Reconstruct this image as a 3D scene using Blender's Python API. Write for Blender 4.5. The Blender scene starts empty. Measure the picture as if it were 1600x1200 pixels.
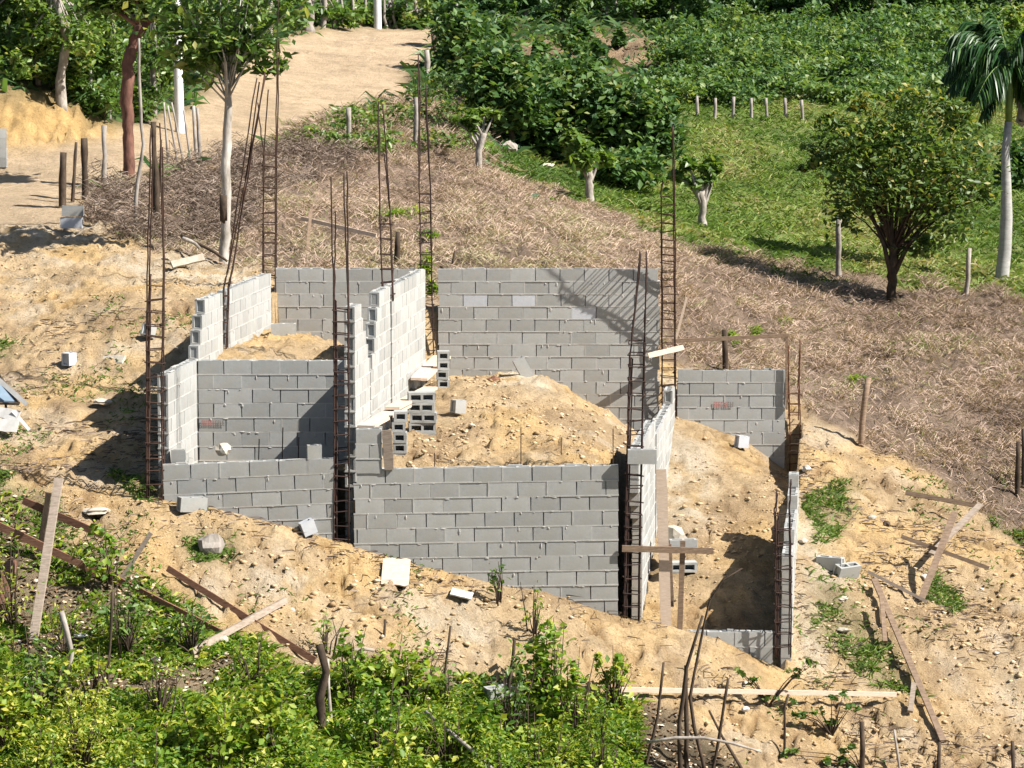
import bpy, math, random
import numpy as np
from mathutils import Vector, Matrix, Quaternion

random.seed(7)
RNG = np.random.default_rng(11)
SC = bpy.context.scene
COL = SC.collection

# ------------------------------------------------------------------ camera, sky, sun, exposure
F = 4640.0                       # focal length in pixels of the 1600 px wide photograph
PITCH = math.atan(550.0 / F)
cam_d = bpy.data.cameras.new('camera')
cam_d.sensor_width = 36.0
cam_d.lens = F / 1600.0 * 36.0
cam_d.clip_start = 1.0
cam_d.clip_end = 2000.0
cam = bpy.data.objects.new('camera', cam_d)
cam.rotation_euler = (math.radians(90) - PITCH, 0, 0)
COL.objects.link(cam)
SC.camera = cam

SUN = Vector((1.0, -0.36, 1.05)).normalized()
sun_d = bpy.data.lights.new('sun', 'SUN')
sun_d.energy = 5.0
sun_d.angle = math.radians(0.5)
sun_d.color = (1.0, 0.955, 0.89)
sun = bpy.data.objects.new('sun', sun_d)
sun.rotation_euler = SUN.to_track_quat('Z', 'Y').to_euler()
sun.location = (30, -10, 40)
COL.objects.link(sun)

world = bpy.data.worlds.new('World')
SC.world = world
world.use_nodes = True
wn = world.node_tree.nodes
wl = world.node_tree.links
wn.clear()
sky = wn.new('ShaderNodeTexSky')
sky.sky_type = 'NISHITA'
sky.sun_disc = False
sky.sun_elevation = math.asin(SUN.z)
sky.sun_rotation = math.atan2(SUN.x, SUN.y)
bg = wn.new('ShaderNodeBackground')
bg.inputs['Strength'].default_value = 0.05
wo = wn.new('ShaderNodeOutputWorld')
wl.new(sky.outputs[0], bg.inputs['Color'])
wl.new(bg.outputs[0], wo.inputs['Surface'])
SC.view_settings.view_transform = 'Standard'
SC.view_settings.look = 'None'
SC.view_settings.gamma = 1.0
SC.view_settings.exposure = 0.98
SC.view_settings.use_curve_mapping = False
SC.cycles.max_bounces = 5
SC.cycles.diffuse_bounces = 1
SC.cycles.transparent_max_bounces = 4

# ------------------------------------------------------------------ projection helpers
CP, SP = math.cos(PITCH), math.sin(PITCH)


def P(u, v, Y):
    """world point at depth Y that the photograph shows at pixel (u, v)"""
    up = -(v - 600.0) / F
    dy = CP + up * SP
    dz = -SP + up * CP
    s = Y / dy
    return Vector(((u - 800.0) / F * s, Y, dz * s))


def proj(X, Y, Z):
    d = Y * CP - Z * SP
    return 800 + F * X / d, 600 - F * (Y * SP + Z * CP) / d


# ------------------------------------------------------------------ numpy noise
def _hash(ix, iy, s):
    h = (ix * 374761393 + iy * 668265263 + s * 974634777) & 0xffffffff
    h = ((h ^ (h >> 13)) * 1274126177) & 0xffffffff
    return ((h ^ (h >> 16)) & 0xffff) / 65535.0


def vnoise(x, y, s=0):
    x = np.asarray(x, float); y = np.asarray(y, float)
    ix = np.floor(x).astype(np.int64); iy = np.floor(y).astype(np.int64)
    fx = x - ix; fy = y - iy
    fx = fx * fx * (3 - 2 * fx); fy = fy * fy * (3 - 2 * fy)
    a = _hash(ix, iy, s); b = _hash(ix + 1, iy, s)
    c = _hash(ix, iy + 1, s); d = _hash(ix + 1, iy + 1, s)
    return (a * (1 - fx) + b * fx) * (1 - fy) + (c * (1 - fx) + d * fx) * fy - 0.5


def fbm(x, y, o=3, s=0):
    r = 0; a = 1.0
    for k in range(o):
        r = r + a * vnoise(x * 2 ** k, y * 2 ** k, s + k * 17)
        a *= 0.5
    return r


# ------------------------------------------------------------------ materials
def new_mat(name):
    m = bpy.data.materials.new(name)
    m.use_nodes = True
    nt = m.node_tree
    b = nt.nodes['Principled BSDF']
    return m, nt, b


def ramp(nt, fac, stops):
    r = nt.nodes.new('ShaderNodeValToRGB')
    e = r.color_ramp.elements
    e[0].position, e[0].color = stops[0][0], (*stops[0][1], 1)
    e[1].position, e[1].color = stops[1][0], (*stops[1][1], 1)
    for p, c in stops[2:]:
        k = e.new(p); k.color = (*c, 1)
    nt.links.new(fac, r.inputs[0])
    return r.outputs[0]


def noise_node(nt, scale, detail=4, rough=0.6, obj=True, stretch=None):
    n = nt.nodes.new('ShaderNodeTexNoise')
    n.inputs['Scale'].default_value = scale
    n.inputs['Detail'].default_value = detail
    n.inputs['Roughness'].default_value = rough
    tc = nt.nodes.new('ShaderNodeTexCoord')
    src = tc.outputs['Object']
    if stretch:
        mp = nt.nodes.new('ShaderNodeMapping')
        mp.inputs['Scale'].default_value = stretch
        nt.links.new(src, mp.inputs[0]); src = mp.outputs[0]
    nt.links.new(src, n.inputs['Vector'])
    return n.outputs['Fac']


def bump(nt, b, height, strength, dist):
    n = nt.nodes.new('ShaderNodeBump')
    n.inputs['Strength'].default_value = strength
    n.inputs['Distance'].default_value = dist
    nt.links.new(height, n.inputs['Height'])
    nt.links.new(n.outputs[0], b.inputs['Normal'])


def mixc(nt, fac, a, b_, mode='MIX'):
    m = nt.nodes.new('ShaderNodeMix')
    m.data_type = 'RGBA'; m.blend_type = mode
    for sock, val in ((m.inputs[0], fac), (m.inputs[6], a), (m.inputs[7], b_)):
        if hasattr(val, 'links') or isinstance(val, bpy.types.NodeSocket):
            nt.links.new(val, sock)
        elif isinstance(val, (int, float)):
            sock.default_value = val
        else:
            sock.default_value = (*val, 1)
    return m.outputs[2]


def mat_concrete(name, c0, c1, rnd=0.17, stain=(0.31, 0.27, 0.21), stain_amt=0.5):
    m, nt, b = new_mat(name)
    oi = nt.nodes.new('ShaderNodeObjectInfo')
    n1 = noise_node(nt, 9, 5, 0.7)
    base = ramp(nt, n1, [(0.3, c0), (0.7, c1)])
    rr = ramp(nt, oi.outputs['Random'], [(0.0, (1 - rnd,) * 3), (1.0, (1 + rnd * 0.6, 1 + rnd * 0.6, 1 + rnd * 0.62))])
    base = mixc(nt, 1.0, base, rr, 'MULTIPLY')
    n2 = noise_node(nt, 2.3, 3, 0.6)
    sf = ramp(nt, n2, [(0.52, (0, 0, 0)), (0.75, (stain_amt,) * 3)])
    base = mixc(nt, sf, base, stain)
    nt.links.new(base, b.inputs['Base Color'])
    b.inputs['Roughness'].default_value = 0.95
    b.inputs['Specular IOR Level'].default_value = 0.15
    n3 = noise_node(nt, 120, 3, 0.7)
    bump(nt, b, n3, 0.5, 0.006)
    return m


def mat_simple(name, c0, c1, scale=8, rough=0.8, spec=0.2, stretch=None, bumpd=0.004, metallic=0.0):
    m, nt, b = new_mat(name)
    n1 = noise_node(nt, scale, 4, 0.65, stretch=stretch)
    base = ramp(nt, n1, [(0.32, c0), (0.68, c1)])
    oi = nt.nodes.new('ShaderNodeObjectInfo')
    rr = ramp(nt, oi.outputs['Random'], [(0.0, (0.85,) * 3), (1.0, (1.12,) * 3)])
    base = mixc(nt, 1.0, base, rr, 'MULTIPLY')
    nt.links.new(base, b.inputs['Base Color'])
    b.inputs['Roughness'].default_value = rough
    b.inputs['Specular IOR Level'].default_value = spec
    b.inputs['Metallic'].default_value = metallic
    if bumpd:
        bump(nt, b, n1, 0.6, bumpd)
    return m


def mat_leaf(name, stops, transl=0.35, rough=0.45, spec=0.35):
    m, nt, b = new_mat(name)
    at = nt.nodes.new('ShaderNodeAttribute')
    at.attribute_name = 'tint'
    c = ramp(nt, at.outputs['Fac'], stops)
    nt.links.new(c, b.inputs['Base Color'])
    b.inputs['Roughness'].default_value = rough
    b.inputs['Specular IOR Level'].default_value = spec
    if transl > 0:
        t = nt.nodes.new('ShaderNodeBsdfTranslucent')
        tc = mixc(nt, 1.0, c, (1.25, 1.25, 0.5), 'MULTIPLY')
        nt.links.new(tc, t.inputs['Color'])
        mx = nt.nodes.new('ShaderNodeMixShader')
        mx.inputs[0].default_value = transl
        nt.links.new(b.outputs[0], mx.inputs[1])
        nt.links.new(t.outputs[0], mx.inputs[2])
        nt.links.new(mx.outputs[0], nt.nodes['Material Output'].inputs['Surface'])
    return m


M = {}
M['block'] = mat_concrete('grey_concrete', (0.34, 0.345, 0.33), (0.43, 0.43, 0.41))
M['block_pale'] = mat_concrete('pale_concrete', (0.45, 0.465, 0.49), (0.54, 0.555, 0.58), 0.05, stain_amt=0.05)
M['mortar'] = mat_concrete('mortar', (0.40, 0.395, 0.37), (0.54, 0.52, 0.48), 0.03)
M['rust'] = mat_simple('rusty_steel', (0.028, 0.018, 0.015), (0.085, 0.042, 0.026), 5, 0.85, 0.3)
M['rust_dark'] = mat_simple('dark_rusty_steel', (0.026, 0.019, 0.018), (0.07, 0.036, 0.026), 14, 0.85, 0.3)
M['rust_orange'] = mat_simple('orange_rusty_steel', (0.05, 0.026, 0.018), (0.19, 0.08, 0.036), 14, 0.85, 0.3)
M['wood_new'] = mat_simple('fresh_sawn_wood', (0.52, 0.40, 0.30), (0.66, 0.53, 0.42), 12, 0.75, 0.2, (1, 1, 6))
M['wood_old'] = mat_simple('weathered_wood', (0.16, 0.11, 0.075), (0.30, 0.215, 0.15), 10, 0.85, 0.15, (1, 1, 5))
M['wood_red'] = mat_simple('reddish_board_wood', (0.14, 0.07, 0.045), (0.27, 0.145, 0.095), 10, 0.85, 0.15, (1, 1, 5))
M['wood_grey'] = mat_simple('grey_board_wood', (0.22, 0.175, 0.135), (0.38, 0.31, 0.25), 10, 0.85, 0.15, (1, 1, 5))
M['bark_dark'] = mat_simple('dark_bark', (0.04, 0.03, 0.022), (0.11, 0.08, 0.058), 9, 0.9, 0.1, (1, 1, .5), 0.02)
M['bark_grey'] = mat_simple('grey_bark', (0.20, 0.17, 0.14), (0.42, 0.38, 0.34), 7, 0.9, 0.1, (1, 1, .5), 0.02)
M['bark_pale'] = mat_simple('pale_bark', (0.20, 0.17, 0.14), (0.46, 0.42, 0.37), 9, 0.9, 0.1, (1, 1, .5), 0.02)
M['bark_white'] = mat_simple('white_peeling_bark', (0.30, 0.26, 0.21), (0.66, 0.62, 0.56), 7, 0.85, 0.15, (1, 1, .4), 0.02)
M['bark_red'] = mat_simple('red_brown_bark', (0.09, 0.045, 0.033), (0.25, 0.125, 0.09), 9, 0.85, 0.2, (1, 1, .4), 0.02)
M['palm_bark'] = mat_simple('palm_trunk_bark', (0.33, 0.32, 0.30), (0.48, 0.47, 0.44), 5, 0.85, 0.15, (1, 1, 3), 0.01)
M['palm_green'] = mat_simple('palm_crownshaft_green', (0.12, 0.20, 0.04), (0.22, 0.32, 0.08), 5, 0.5, 0.4)
M['white'] = mat_simple('white_sheet', (0.46, 0.45, 0.42), (0.62, 0.61, 0.58), 6, 0.6, 0.3)
M['white_stone'] = mat_simple('whitish_stone', (0.38, 0.33, 0.26), (0.60, 0.55, 0.46), 6, 0.9, 0.1, None, 0.02)
M['pole'] = mat_simple('painted_concrete_pole', (0.60, 0.60, 0.60), (0.74, 0.74, 0.73), 3, 0.8, 0.2)
M['blue_sheet'] = mat_simple('blue_grey_sheet_metal', (0.20, 0.28, 0.36), (0.27, 0.35, 0.43), 5, 0.4, 0.5)
M['red_ink'] = mat_simple('red_stamp_ink', (0.36, 0.12, 0.10), (0.42, 0.20, 0.18), 20, 0.9, 0.1, None, 0)
M['dark_ink'] = mat_simple('dark_stamp_ink', (0.17, 0.14, 0.13), (0.25, 0.22, 0.21), 20, 0.9, 0.1, None, 0)
M['brown_cloth'] = mat_simple('brown_debris', (0.10, 0.05, 0.03), (0.22, 0.11, 0.07), 20, 0.9, 0.1)

M['leaf_yg'] = mat_leaf('yellow_green_leaf', [(0.0, (0.07, 0.16, 0.02)), (0.35, (0.17, 0.29, 0.035)), (0.65, (0.36, 0.43, 0.06)), (1.0, (0.60, 0.56, 0.12))], 0.45)
M['leaf_mid'] = mat_leaf('mid_green_leaf', [(0.0, (0.04, 0.095, 0.022)), (0.45, (0.11, 0.20, 0.045)), (0.8, (0.23, 0.33, 0.08)), (1.0, (0.42, 0.42, 0.16))], 0.42, 0.4, 0.5)
M['leaf_dark'] = mat_leaf('dark_green_leaf', [(0.0, (0.035, 0.085, 0.03)), (0.45, (0.08, 0.16, 0.05)), (0.8, (0.16, 0.26, 0.08)), (1.0, (0.27, 0.30, 0.11))], 0.34, 0.5, 0.25)
M['leaf_olive'] = mat_leaf('olive_leaf', [(0.0, (0.045, 0.09, 0.028)), (0.45, (0.10, 0.18, 0.05)), (0.8, (0.19, 0.26, 0.065)), (1.0, (0.42, 0.35, 0.08))], 0.4)
M['leaf_far'] = mat_leaf('cool_green_leaf', [(0.0, (0.035, 0.09, 0.035)), (0.45, (0.09, 0.18, 0.06)), (0.8, (0.17, 0.27, 0.085)), (1.0, (0.27, 0.34, 0.11))], 0.42)
M['palm_leaf'] = mat_leaf('palm_leaf', [(0.0, (0.015, 0.055, 0.018)), (0.6, (0.03, 0.09, 0.02)), (1.0, (0.10, 0.18, 0.04))], 0.15, 0.4, 0.4)
M['straw'] = mat_leaf('dry_straw', [(0.0, (0.17, 0.12, 0.095)), (0.3, (0.30, 0.22, 0.175)), (0.65, (0.48, 0.355, 0.28)), (0.93, (0.66, 0.51, 0.41)), (1.0, (0.20, 0.24, 0.07))], 0.2, 0.8, 0.1)
M['vine'] = mat_leaf('dead_vine', [(0.0, (0.07, 0.05, 0.04)), (0.5, (0.20, 0.145, 0.115)), (1.0, (0.40, 0.32, 0.26))], 0.1, 0.85, 0.1)
M['grass'] = mat_leaf('pasture_grass_blade', [(0.0, (0.07, 0.13, 0.025)), (0.45, (0.14, 0.225, 0.045)), (0.78, (0.25, 0.31, 0.08)), (1.0, (0.40, 0.33, 0.17))], 0.35, 0.6, 0.2)
M['clod'] = mat_leaf('soil_clod', [(0.0, (0.38, 0.26, 0.14)), (0.5, (0.52, 0.38, 0.225)), (0.85, (0.58, 0.44, 0.28)), (1.0, (0.64, 0.54, 0.41))], 0.0, 0.95, 0.05)
M['litter'] = mat_leaf('leaf_litter', [(0.0, (0.08, 0.045, 0.03)), (0.4, (0.20, 0.12, 0.07)), (0.8, (0.36, 0.26, 0.16)), (1.0, (0.62, 0.56, 0.46))], 0.0, 0.9, 0.05)

# ground material: colour attribute for kinds of soil, procedural grain on top
gm, nt, b = new_mat('ground_surface')
at = nt.nodes.new('ShaderNodeAttribute'); at.attribute_name = 'soil'
n1 = noise_node(nt, 3.0, 6, 0.75)
g1 = ramp(nt, n1, [(0.3, (0.80, 0.78, 0.74)), (0.7, (1.13, 1.14, 1.16))])
n2 = noise_node(nt, 16.0, 6, 0.85)
g2 = ramp(nt, n2, [(0.34, (0.60, 0.55, 0.48)), (0.47, (0.95, 0.94, 0.92)), (0.66, (1.15, 1.15, 1.15))])
c = mixc(nt, 1.0, at.outputs['Color'], g1, 'MULTIPLY')
c = mixc(nt, 1.0, c, g2, 'MULTIPLY')
nt.links.new(c, b.inputs['Base Color'])
b.inputs['Roughness'].default_value = 0.95
b.inputs['Specular IOR Level'].default_value = 0.08
bump(nt, b, n2, 1.0, 0.09)
M['ground'] = gm


# ------------------------------------------------------------------ object helpers
def link_mesh(name, me, parent=None, loc=None, mat=None):
    o = bpy.data.objects.new(name, me)
    COL.objects.link(o)
    if loc is not None:
        o.location = loc
    if parent is not None:
        o.parent = parent
    if mat is not None and not me.materials:
        me.materials.append(mat)
    return o


def np_mesh(name, V, Fc, mat, tint=None, smooth=False):
    V = np.asarray(V, np.float32); Fc = np.asarray(Fc, np.int32)
    n, k = Fc.shape
    me = bpy.data.meshes.new(name)
    me.vertices.add(len(V)); me.vertices.foreach_set('co', V.ravel())
    me.loops.add(n * k); me.loops.foreach_set('vertex_index', Fc.ravel())
    me.polygons.add(n)
    me.polygons.foreach_set('loop_start', np.arange(0, n * k, k, dtype=np.int32))
    if smooth:
        me.polygons.foreach_set('use_smooth', np.ones(n, bool))
    me.update(calc_edges=True)
    if tint is not None:
        a = me.attributes.new('tint', 'FLOAT', 'FACE')
        a.data.foreach_set('value', np.asarray(tint, np.float32))
    me.materials.append(mat)
    return me


def thing(name, label, cat, loc=(0, 0, 0), group=None):
    o = bpy.data.objects.new(name, None)
    o.empty_display_size = 0.2
    COL.objects.link(o)
    o.location = loc
    o['label'] = label; o['category'] = cat
    if group:
        o['group'] = group
    return o


def tag(o, label, cat, group=None):
    o['label'] = label; o['category'] = cat
    if group:
        o['group'] = group
    return o


class MB:
    def __init__(s):
        s.v = []; s.f = []

    def add(s, vs, fs):
        k = len(s.v)
        s.v.extend([tuple(x) for x in vs])
        s.f.extend([tuple(i + k for i in f) for f in fs])

    def box(s, c, ax, ay, az):
        c = Vector(c); ax = Vector(ax); ay = Vector(ay); az = Vector(az)
        vs = [c + ax * i + ay * j + az * k for k in (-1, 1) for j in (-1, 1) for i in (-1, 1)]
        s.add(vs, [(0, 2, 3, 1), (4, 5, 7, 6), (0, 1, 5, 4), (2, 6, 7, 3), (0, 4, 6, 2), (1, 3, 7, 5)])

    def tube(s, pts, rad, n=6, jit=0.0, cap=True):
        pts = [Vector(p) for p in pts]
        if not hasattr(rad, '__len__'):
            rad = [rad] * len(pts)
        rings = []
        for i, p in enumerate(pts):
            a = pts[max(i - 1, 0)]; b_ = pts[min(i + 1, len(pts) - 1)]
            d = (b_ - a)
            if d.length < 1e-6:
                d = Vector((0, 0, 1))
            d.normalize()
            x = d.cross(Vector((0.13, 1, 0.07))).normalized()
            if x.length < .5:
                x = d.cross(Vector((1, 0, 0))).normalized()
            y = d.cross(x)
            rings.append([p + (x * math.cos(2 * math.pi * k / n) + y * math.sin(2 * math.pi * k / n)) * rad[i] * (1 + random.uniform(-jit, jit)) for k in range(n)])
        vs = [q for r in rings for q in r]
        fs = []
        for i in range(len(pts) - 1):
            for k in range(n):
                k2 = (k + 1) % n
                fs.append((i * n + k, i * n + k2, (i + 1) * n + k2, (i + 1) * n + k))
        if cap:
            fs.append(tuple(range(n))[::-1])
            fs.append(tuple((len(pts) - 1) * n + k for k in range(n)))
        s.add(vs, fs)

    def mesh(s, name, mat, origin=(0, 0, 0), smooth=False):
        me = bpy.data.meshes.new(name)
        o = Vector(origin)
        me.from_pydata([tuple(Vector(v) - o) for v in s.v], [], s.f)
        if smooth:
            me.polygons.foreach_set('use_smooth', [True] * len(me.polygons))
        me.update()
        me.materials.append(mat)
        return me

    def build(s, name, mat, parent=None, loc=None, smooth=False):
        """world-coordinate geometry; under a parent at its place, or alone with its origin at loc"""
        if parent is not None:
            return link_mesh(name, s.mesh(name, mat, parent.location, smooth), parent)
        loc = Vector(loc) if loc is not None else Vector(s.v[0])
        return link_mesh(name, s.mesh(name, mat, loc, smooth), None, loc)


# ------------------------------------------------------------------ terrain
CT = [  # (u, v, Y): ground seen at pixel (u, v) lies at depth Y
    (-150, 800, 39.3), (0, 790, 39.5), (130, 770, 40.1), (250, 778, 40), (0, 900, 38), (0, 1050, 36.2), (0, 1200, 34.5), (0, 1350, 32.6),
    (250, 900, 38.3), (250, 1050, 36.3), (250, 1200, 34.5), (400, 815, 39.9), (525, 848, 39.9), (525, 950, 38.5), (525, 1080, 36.8),
    (525, 1200, 35.3), (640, 885, 39.85), (750, 915, 39.85), (860, 930, 39.9), (750, 1000, 38.7), (750, 1100, 37.4), (750, 1200, 36.0),
    (970, 972, 39.85), (970, 1050, 38.8), (970, 1130, 37.7), (970, 1200, 36.7), (800, 1350, 34.2), (1100, 1010, 39.7), (1200, 1050, 39.8), (1200, 1100, 39.1),
    (1200, 1200, 37.7), (1300, 1040, 40.4), (1400, 1000, 41.2), (1400, 1200, 38.3), (1600, 1000, 41.7), (1600, 1100, 40.2),
    (1600, 1200, 38.8), (1600, 1350, 36.5), (1780, 1000, 42),
    (1260, 900, 42.2), (1275, 760, 45.5), (1262, 650, 48.8), (1350, 690, 48), (1400, 720, 47.5), (1450, 850, 44.5), (1600, 850, 45.6),
    (1600, 700, 49), (1450, 620, 51), (1600, 560, 54), (1300, 560, 54), (1780, 700, 49), (1140, 555, 52), (1050, 515, 52),
    (850, 405, 52), (850, 330, 58), (1000, 400, 55), (1030, 440, 52.8), (700, 405, 51.8), (560, 405, 51.5), (450, 405, 51),
    (450, 320, 57), (600, 320, 58), (720, 320, 59),
    (1150, 420, 60), (1330, 470, 59), (1400, 488, 58.7), (1600, 480, 60), (1500, 474, 60), (1780, 480, 60),
    (450, 230, 66), (640, 230, 66), (760, 260, 66), (900, 320, 63.5), (1300, 400, 64), (1300, 300, 73), (1300, 190, 86),
    (1100, 190, 85), (1600, 400, 66), (1600, 300, 76), (1600, 190, 90), (1060, 330, 68), (1780, 300, 76), (1780, 190, 90),
    (1300, 60, 108), (1600, 60, 112), (1100, 60, 106), (1300, 0, 125), (1600, 0, 130), (900, 60, 104), (900, 0, 118),
    (900, 150, 88), (850, 250, 74), (760, 110, 88), (740, 200, 74),
    (690, 50, 101), (590, 46, 103), (480, 52, 98), (640, 120, 84), (420, 150, 77), (520, 180, 74), (330, 170, 72), (300, 230, 65),
    (150, 235, 63), (0, 248, 62), (0, 300, 58), (0, 345, 55.5), (150, 290, 59), (250, 290, 59), (110, 345, 54.8), (-150, 250, 62), (-150, 345, 55.5),
    (0, 135, 64.6), (0, 215, 63), (-150, 135, 64.6), (90, 150, 66), (120, 218, 64.3), (230, 180, 69), (0, 60, 72), (200, 100, 75), (0, 0, 80), (200, 0, 90),
    (350, 60, 88), (450, 0, 105), (590, 20, 122), (740, 0, 122),
    (0, 362, 54.2), (120, 370, 53.6), (200, 395, 51.8), (300, 408, 51.6), (345, 418, 51.6), (410, 416, 50.6), (0, 450, 49.5), (-150, 450, 49.5),
    (150, 500, 47), (250, 480, 47.2), (0, 600, 45), (150, 650, 43.2), (0, 700, 42.2), (-150, 650, 43.5), (180, 590, 45), (215, 710, 41.8), (232, 770, 40.2),
    (-200, -120, 250), (300, -120, 250), (800, -140, 250), (1300, -160, 250), (1800, -170, 250), (-200, 60, 72), (-150, 1100, 35.7),
]


def _fan(X, Y):
    return np.asarray(X) / np.asarray(Y) * 24.0, np.log(np.asarray(Y) / 40.0) * 14.0


def _tps_fit(a, b_, e, lam=1e-4):
    n = len(a)
    d = np.hypot(a[:, None] - a[None], b_[:, None] - b_[None])
    K = np.where(d > 0, d * d * np.log(d + 1e-12), 0) + lam * np.eye(n)
    Pm = np.stack([np.ones(n), a, b_], 1)
    A = np.block([[K, Pm], [Pm.T, np.zeros((3, 3))]])
    return np.linalg.solve(A, np.concatenate([e, np.zeros(3)]))


def _tps_eval(w, ca, cb, a, b_):
    sh = np.shape(a)
    a = np.ravel(a); b_ = np.ravel(b_)
    out = np.empty(len(a))
    for i in range(0, len(a), 20000):
        aa = a[i:i + 20000]; bb = b_[i:i + 20000]
        d2 = (aa[:, None] - ca[None]) ** 2 + (bb[:, None] - cb[None]) ** 2
        K = np.where(d2 > 0, 0.5 * d2 * np.log(d2 + 1e-24), 0)
        out[i:i + 20000] = K @ w[:-3] + w[-3] + w[-2] * aa + w[-1] * bb
    return out.reshape(sh)


class Surf:
    def __init__(s, pts, lam=1e-4):
        q = np.array([tuple(P(*p)) for p in pts])
        s.a, s.b = _fan(q[:, 0], q[:, 1])
        s.w = _tps_fit(s.a, s.b, q[:, 2] / q[:, 1], lam)

    def __call__(s, X, Y):
        a, b_ = _fan(X, Y)
        return _tps_eval(s.w, s.a, s.b, a, b_) * Y


LAND = Surf(CT, 3e-2)
# side-wall lines: right face of each wall, X = (550 Y - c) / F
C_L, C_M, C_R, C_E = 44000.0, 32120.0, 14120.0, 4250.0
T = 0.15


def lineX(c, Y):
    return (550.0 * Y - c) / F


ROOM1 = lambda X, Y: -6.12 + 0 * X
ROOM2 = Surf([(330, 575, 42.4), (420, 575, 42.4), (520, 575, 42.4), (430, 535, 45.5), (470, 524, 46.8), (520, 540, 46.5), (430, 532, 48.2), (500, 535, 48.3), (400, 560, 43.5), (600, 560, 45)], 1e-3)
ROOM3 = Surf([(570, 745, 40.3), (660, 738, 40.4), (750, 738, 40.4), (950, 736, 40.4), (640, 700, 41.5), (700, 690, 42.2), (700, 650, 43.8), (690, 606, 46), (690, 590, 48),
              (760, 592, 47.6), (820, 583, 48.1), (870, 600, 48.1), (940, 640, 48.1), (1020, 690, 48.2), (960, 660, 45.8), (880, 625, 45.8), (820, 615, 45.6), (1010, 735, 43.5),
              (930, 690, 42.8), (850, 680, 42.6), (985, 745, 41), (780, 645, 43.9)], 1e-3)
ROOM4 = Surf([(1070, 690, 47.4), (1110, 686, 47.8), (1170, 697, 48.1), (1225, 735, 48.2), (1060, 740, 46.5), (1130, 750, 46.3), (1200, 780, 45.5), (1060, 830, 44), (1130, 810, 44.8),
              (1200, 850, 44), (1060, 900, 42.6), (1120, 880, 43.1), (1180, 930, 42), (1060, 990, 40.6), (1120, 996, 40.8), (1190, 1004, 40.9), (1225, 1000, 41.2), (1225, 940, 42.2), (1225, 860, 44), (1250, 800, 45), (1020, 990, 40.5), (1040, 830, 44)], 1e-3)


def ground_z(X, Y, micro=False):
    X = np.asarray(X, float); Y = np.asarray(Y, float)
    X, Y = np.broadcast_arrays(X, Y)
    Z = LAND(X, Y)
    ins = np.zeros(X.shape, int)
    h = T / 2
    near = (Y > 39.9) & (Y < 48.6)
    for k, (cl, cr, y0, y1, fn) in enumerate(((C_L, C_M, 40.07, 42.17, ROOM1), (C_L, C_M, 42.17, 48.45, ROOM2), (C_M, C_R, 40.07, 48.45, ROOM3), (C_R, C_E, 40.07, 48.45, ROOM4))):
        m = near & (Y > y0) & (Y < y1) & (X > lineX(cl, Y) - h) & (X < lineX(cr, Y) - h)
        if m.any():
            Z = np.where(m, 0, Z)
            Z[m] = fn(X[m], Y[m])
            ins[m] = k + 1
    # foundation trenches left open under the side walls
    for (c, x0, x1, y0, y1, zt) in ((C_M, -.42, .02, 40.07, 41.5, -7.7), (C_R, -.5, -.02, 40.07, 43.2, -8.9)):
        m = (Y > y0) & (Y < y1) & (X > lineX(c, Y) + x0) & (X < lineX(c, Y) + x1)
        if m.any():
            Z = np.where(m, np.minimum(Z, zt), Z)
    return (Z, ins) if micro else Z


def hit(u, v, Y0=31.0, Y1=150.0):
    Y = np.concatenate([np.arange(Y0, 70, 0.04), np.arange(70, Y1, 0.2)])
    up = -(v - 600.0) / F
    s = Y / (CP + up * SP)
    X = (u - 800.0) / F * s
    zr = (-SP + up * CP) * s
    g = ground_z(X, Y)
    k = np.argmax(g >= zr)
    if g[k] < zr[k]:
        k = int(np.argmin(np.abs(g - zr)))
    return Vector((X[k], Y[k], float(g[k])))


def inpoly(px, py, poly):
    r = np.zeros(px.shape, bool)
    n = len(poly)
    j = n - 1
    for i in range(n):
        xi, yi = poly[i]; xj, yj = poly[j]
        if yi != yj:
            cnd = ((yi > py) != (yj > py)) & (px < (xj - xi) * (py - yi) / (yj - yi) + xi)
            r ^= cnd
        j = i
    return r


Z_ROAD = [(-300, 238), (120, 218), (300, 168), (335, 120), (450, 55), (520, 42), (700, 42), (690, 75), (640, 112), (640, 150), (540, 172), (470, 205), (420, 238), (300, 262), (200, 275), (150, 300), (90, 350), (-300, 352)]
Z_BANK = [(-300, 128), (80, 148), (130, 178), (190, 205), (120, 222), (-300, 243)]
Z_DRY = [(110, 345), (140, 300), (250, 272), (320, 255), (420, 235), (640, 222), (760, 255), (900, 318), (1100, 385), (1340, 440), (1800, 485), (1800, 960), (1600, 850), (1400, 715), (1245, 636), (1050, 560), (430, 425), (330, 405), (200, 372), (120, 352)]
Z_PAST = [(760, 250), (900, 240), (1040, 150), (1300, 150), (1900, 150), (1900, 500), (1340, 440), (1100, 385), (900, 318)]
Z_VERGE = [(420, 238), (470, 200), (540, 170), (640, 150), (740, 150), (760, 255), (640, 225)]
Z_LITTER = [(-300, 770), (0, 780), (60, 820), (180, 880), (250, 930), (330, 985), (430, 1010), (600, 1050), (800, 1062), (960, 1090), (1080, 1105), (1120, 1150), (1180, 1400), (-300, 1400)]
Z_BROWN = [[(760, 70), (880, 75), (900, 100), (840, 125), (760, 100)], [(940, 58), (1030, 60), (1040, 100), (950, 110)], [(1320, 35), (1360, 40), (1355, 55), (1320, 52)]]
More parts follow.
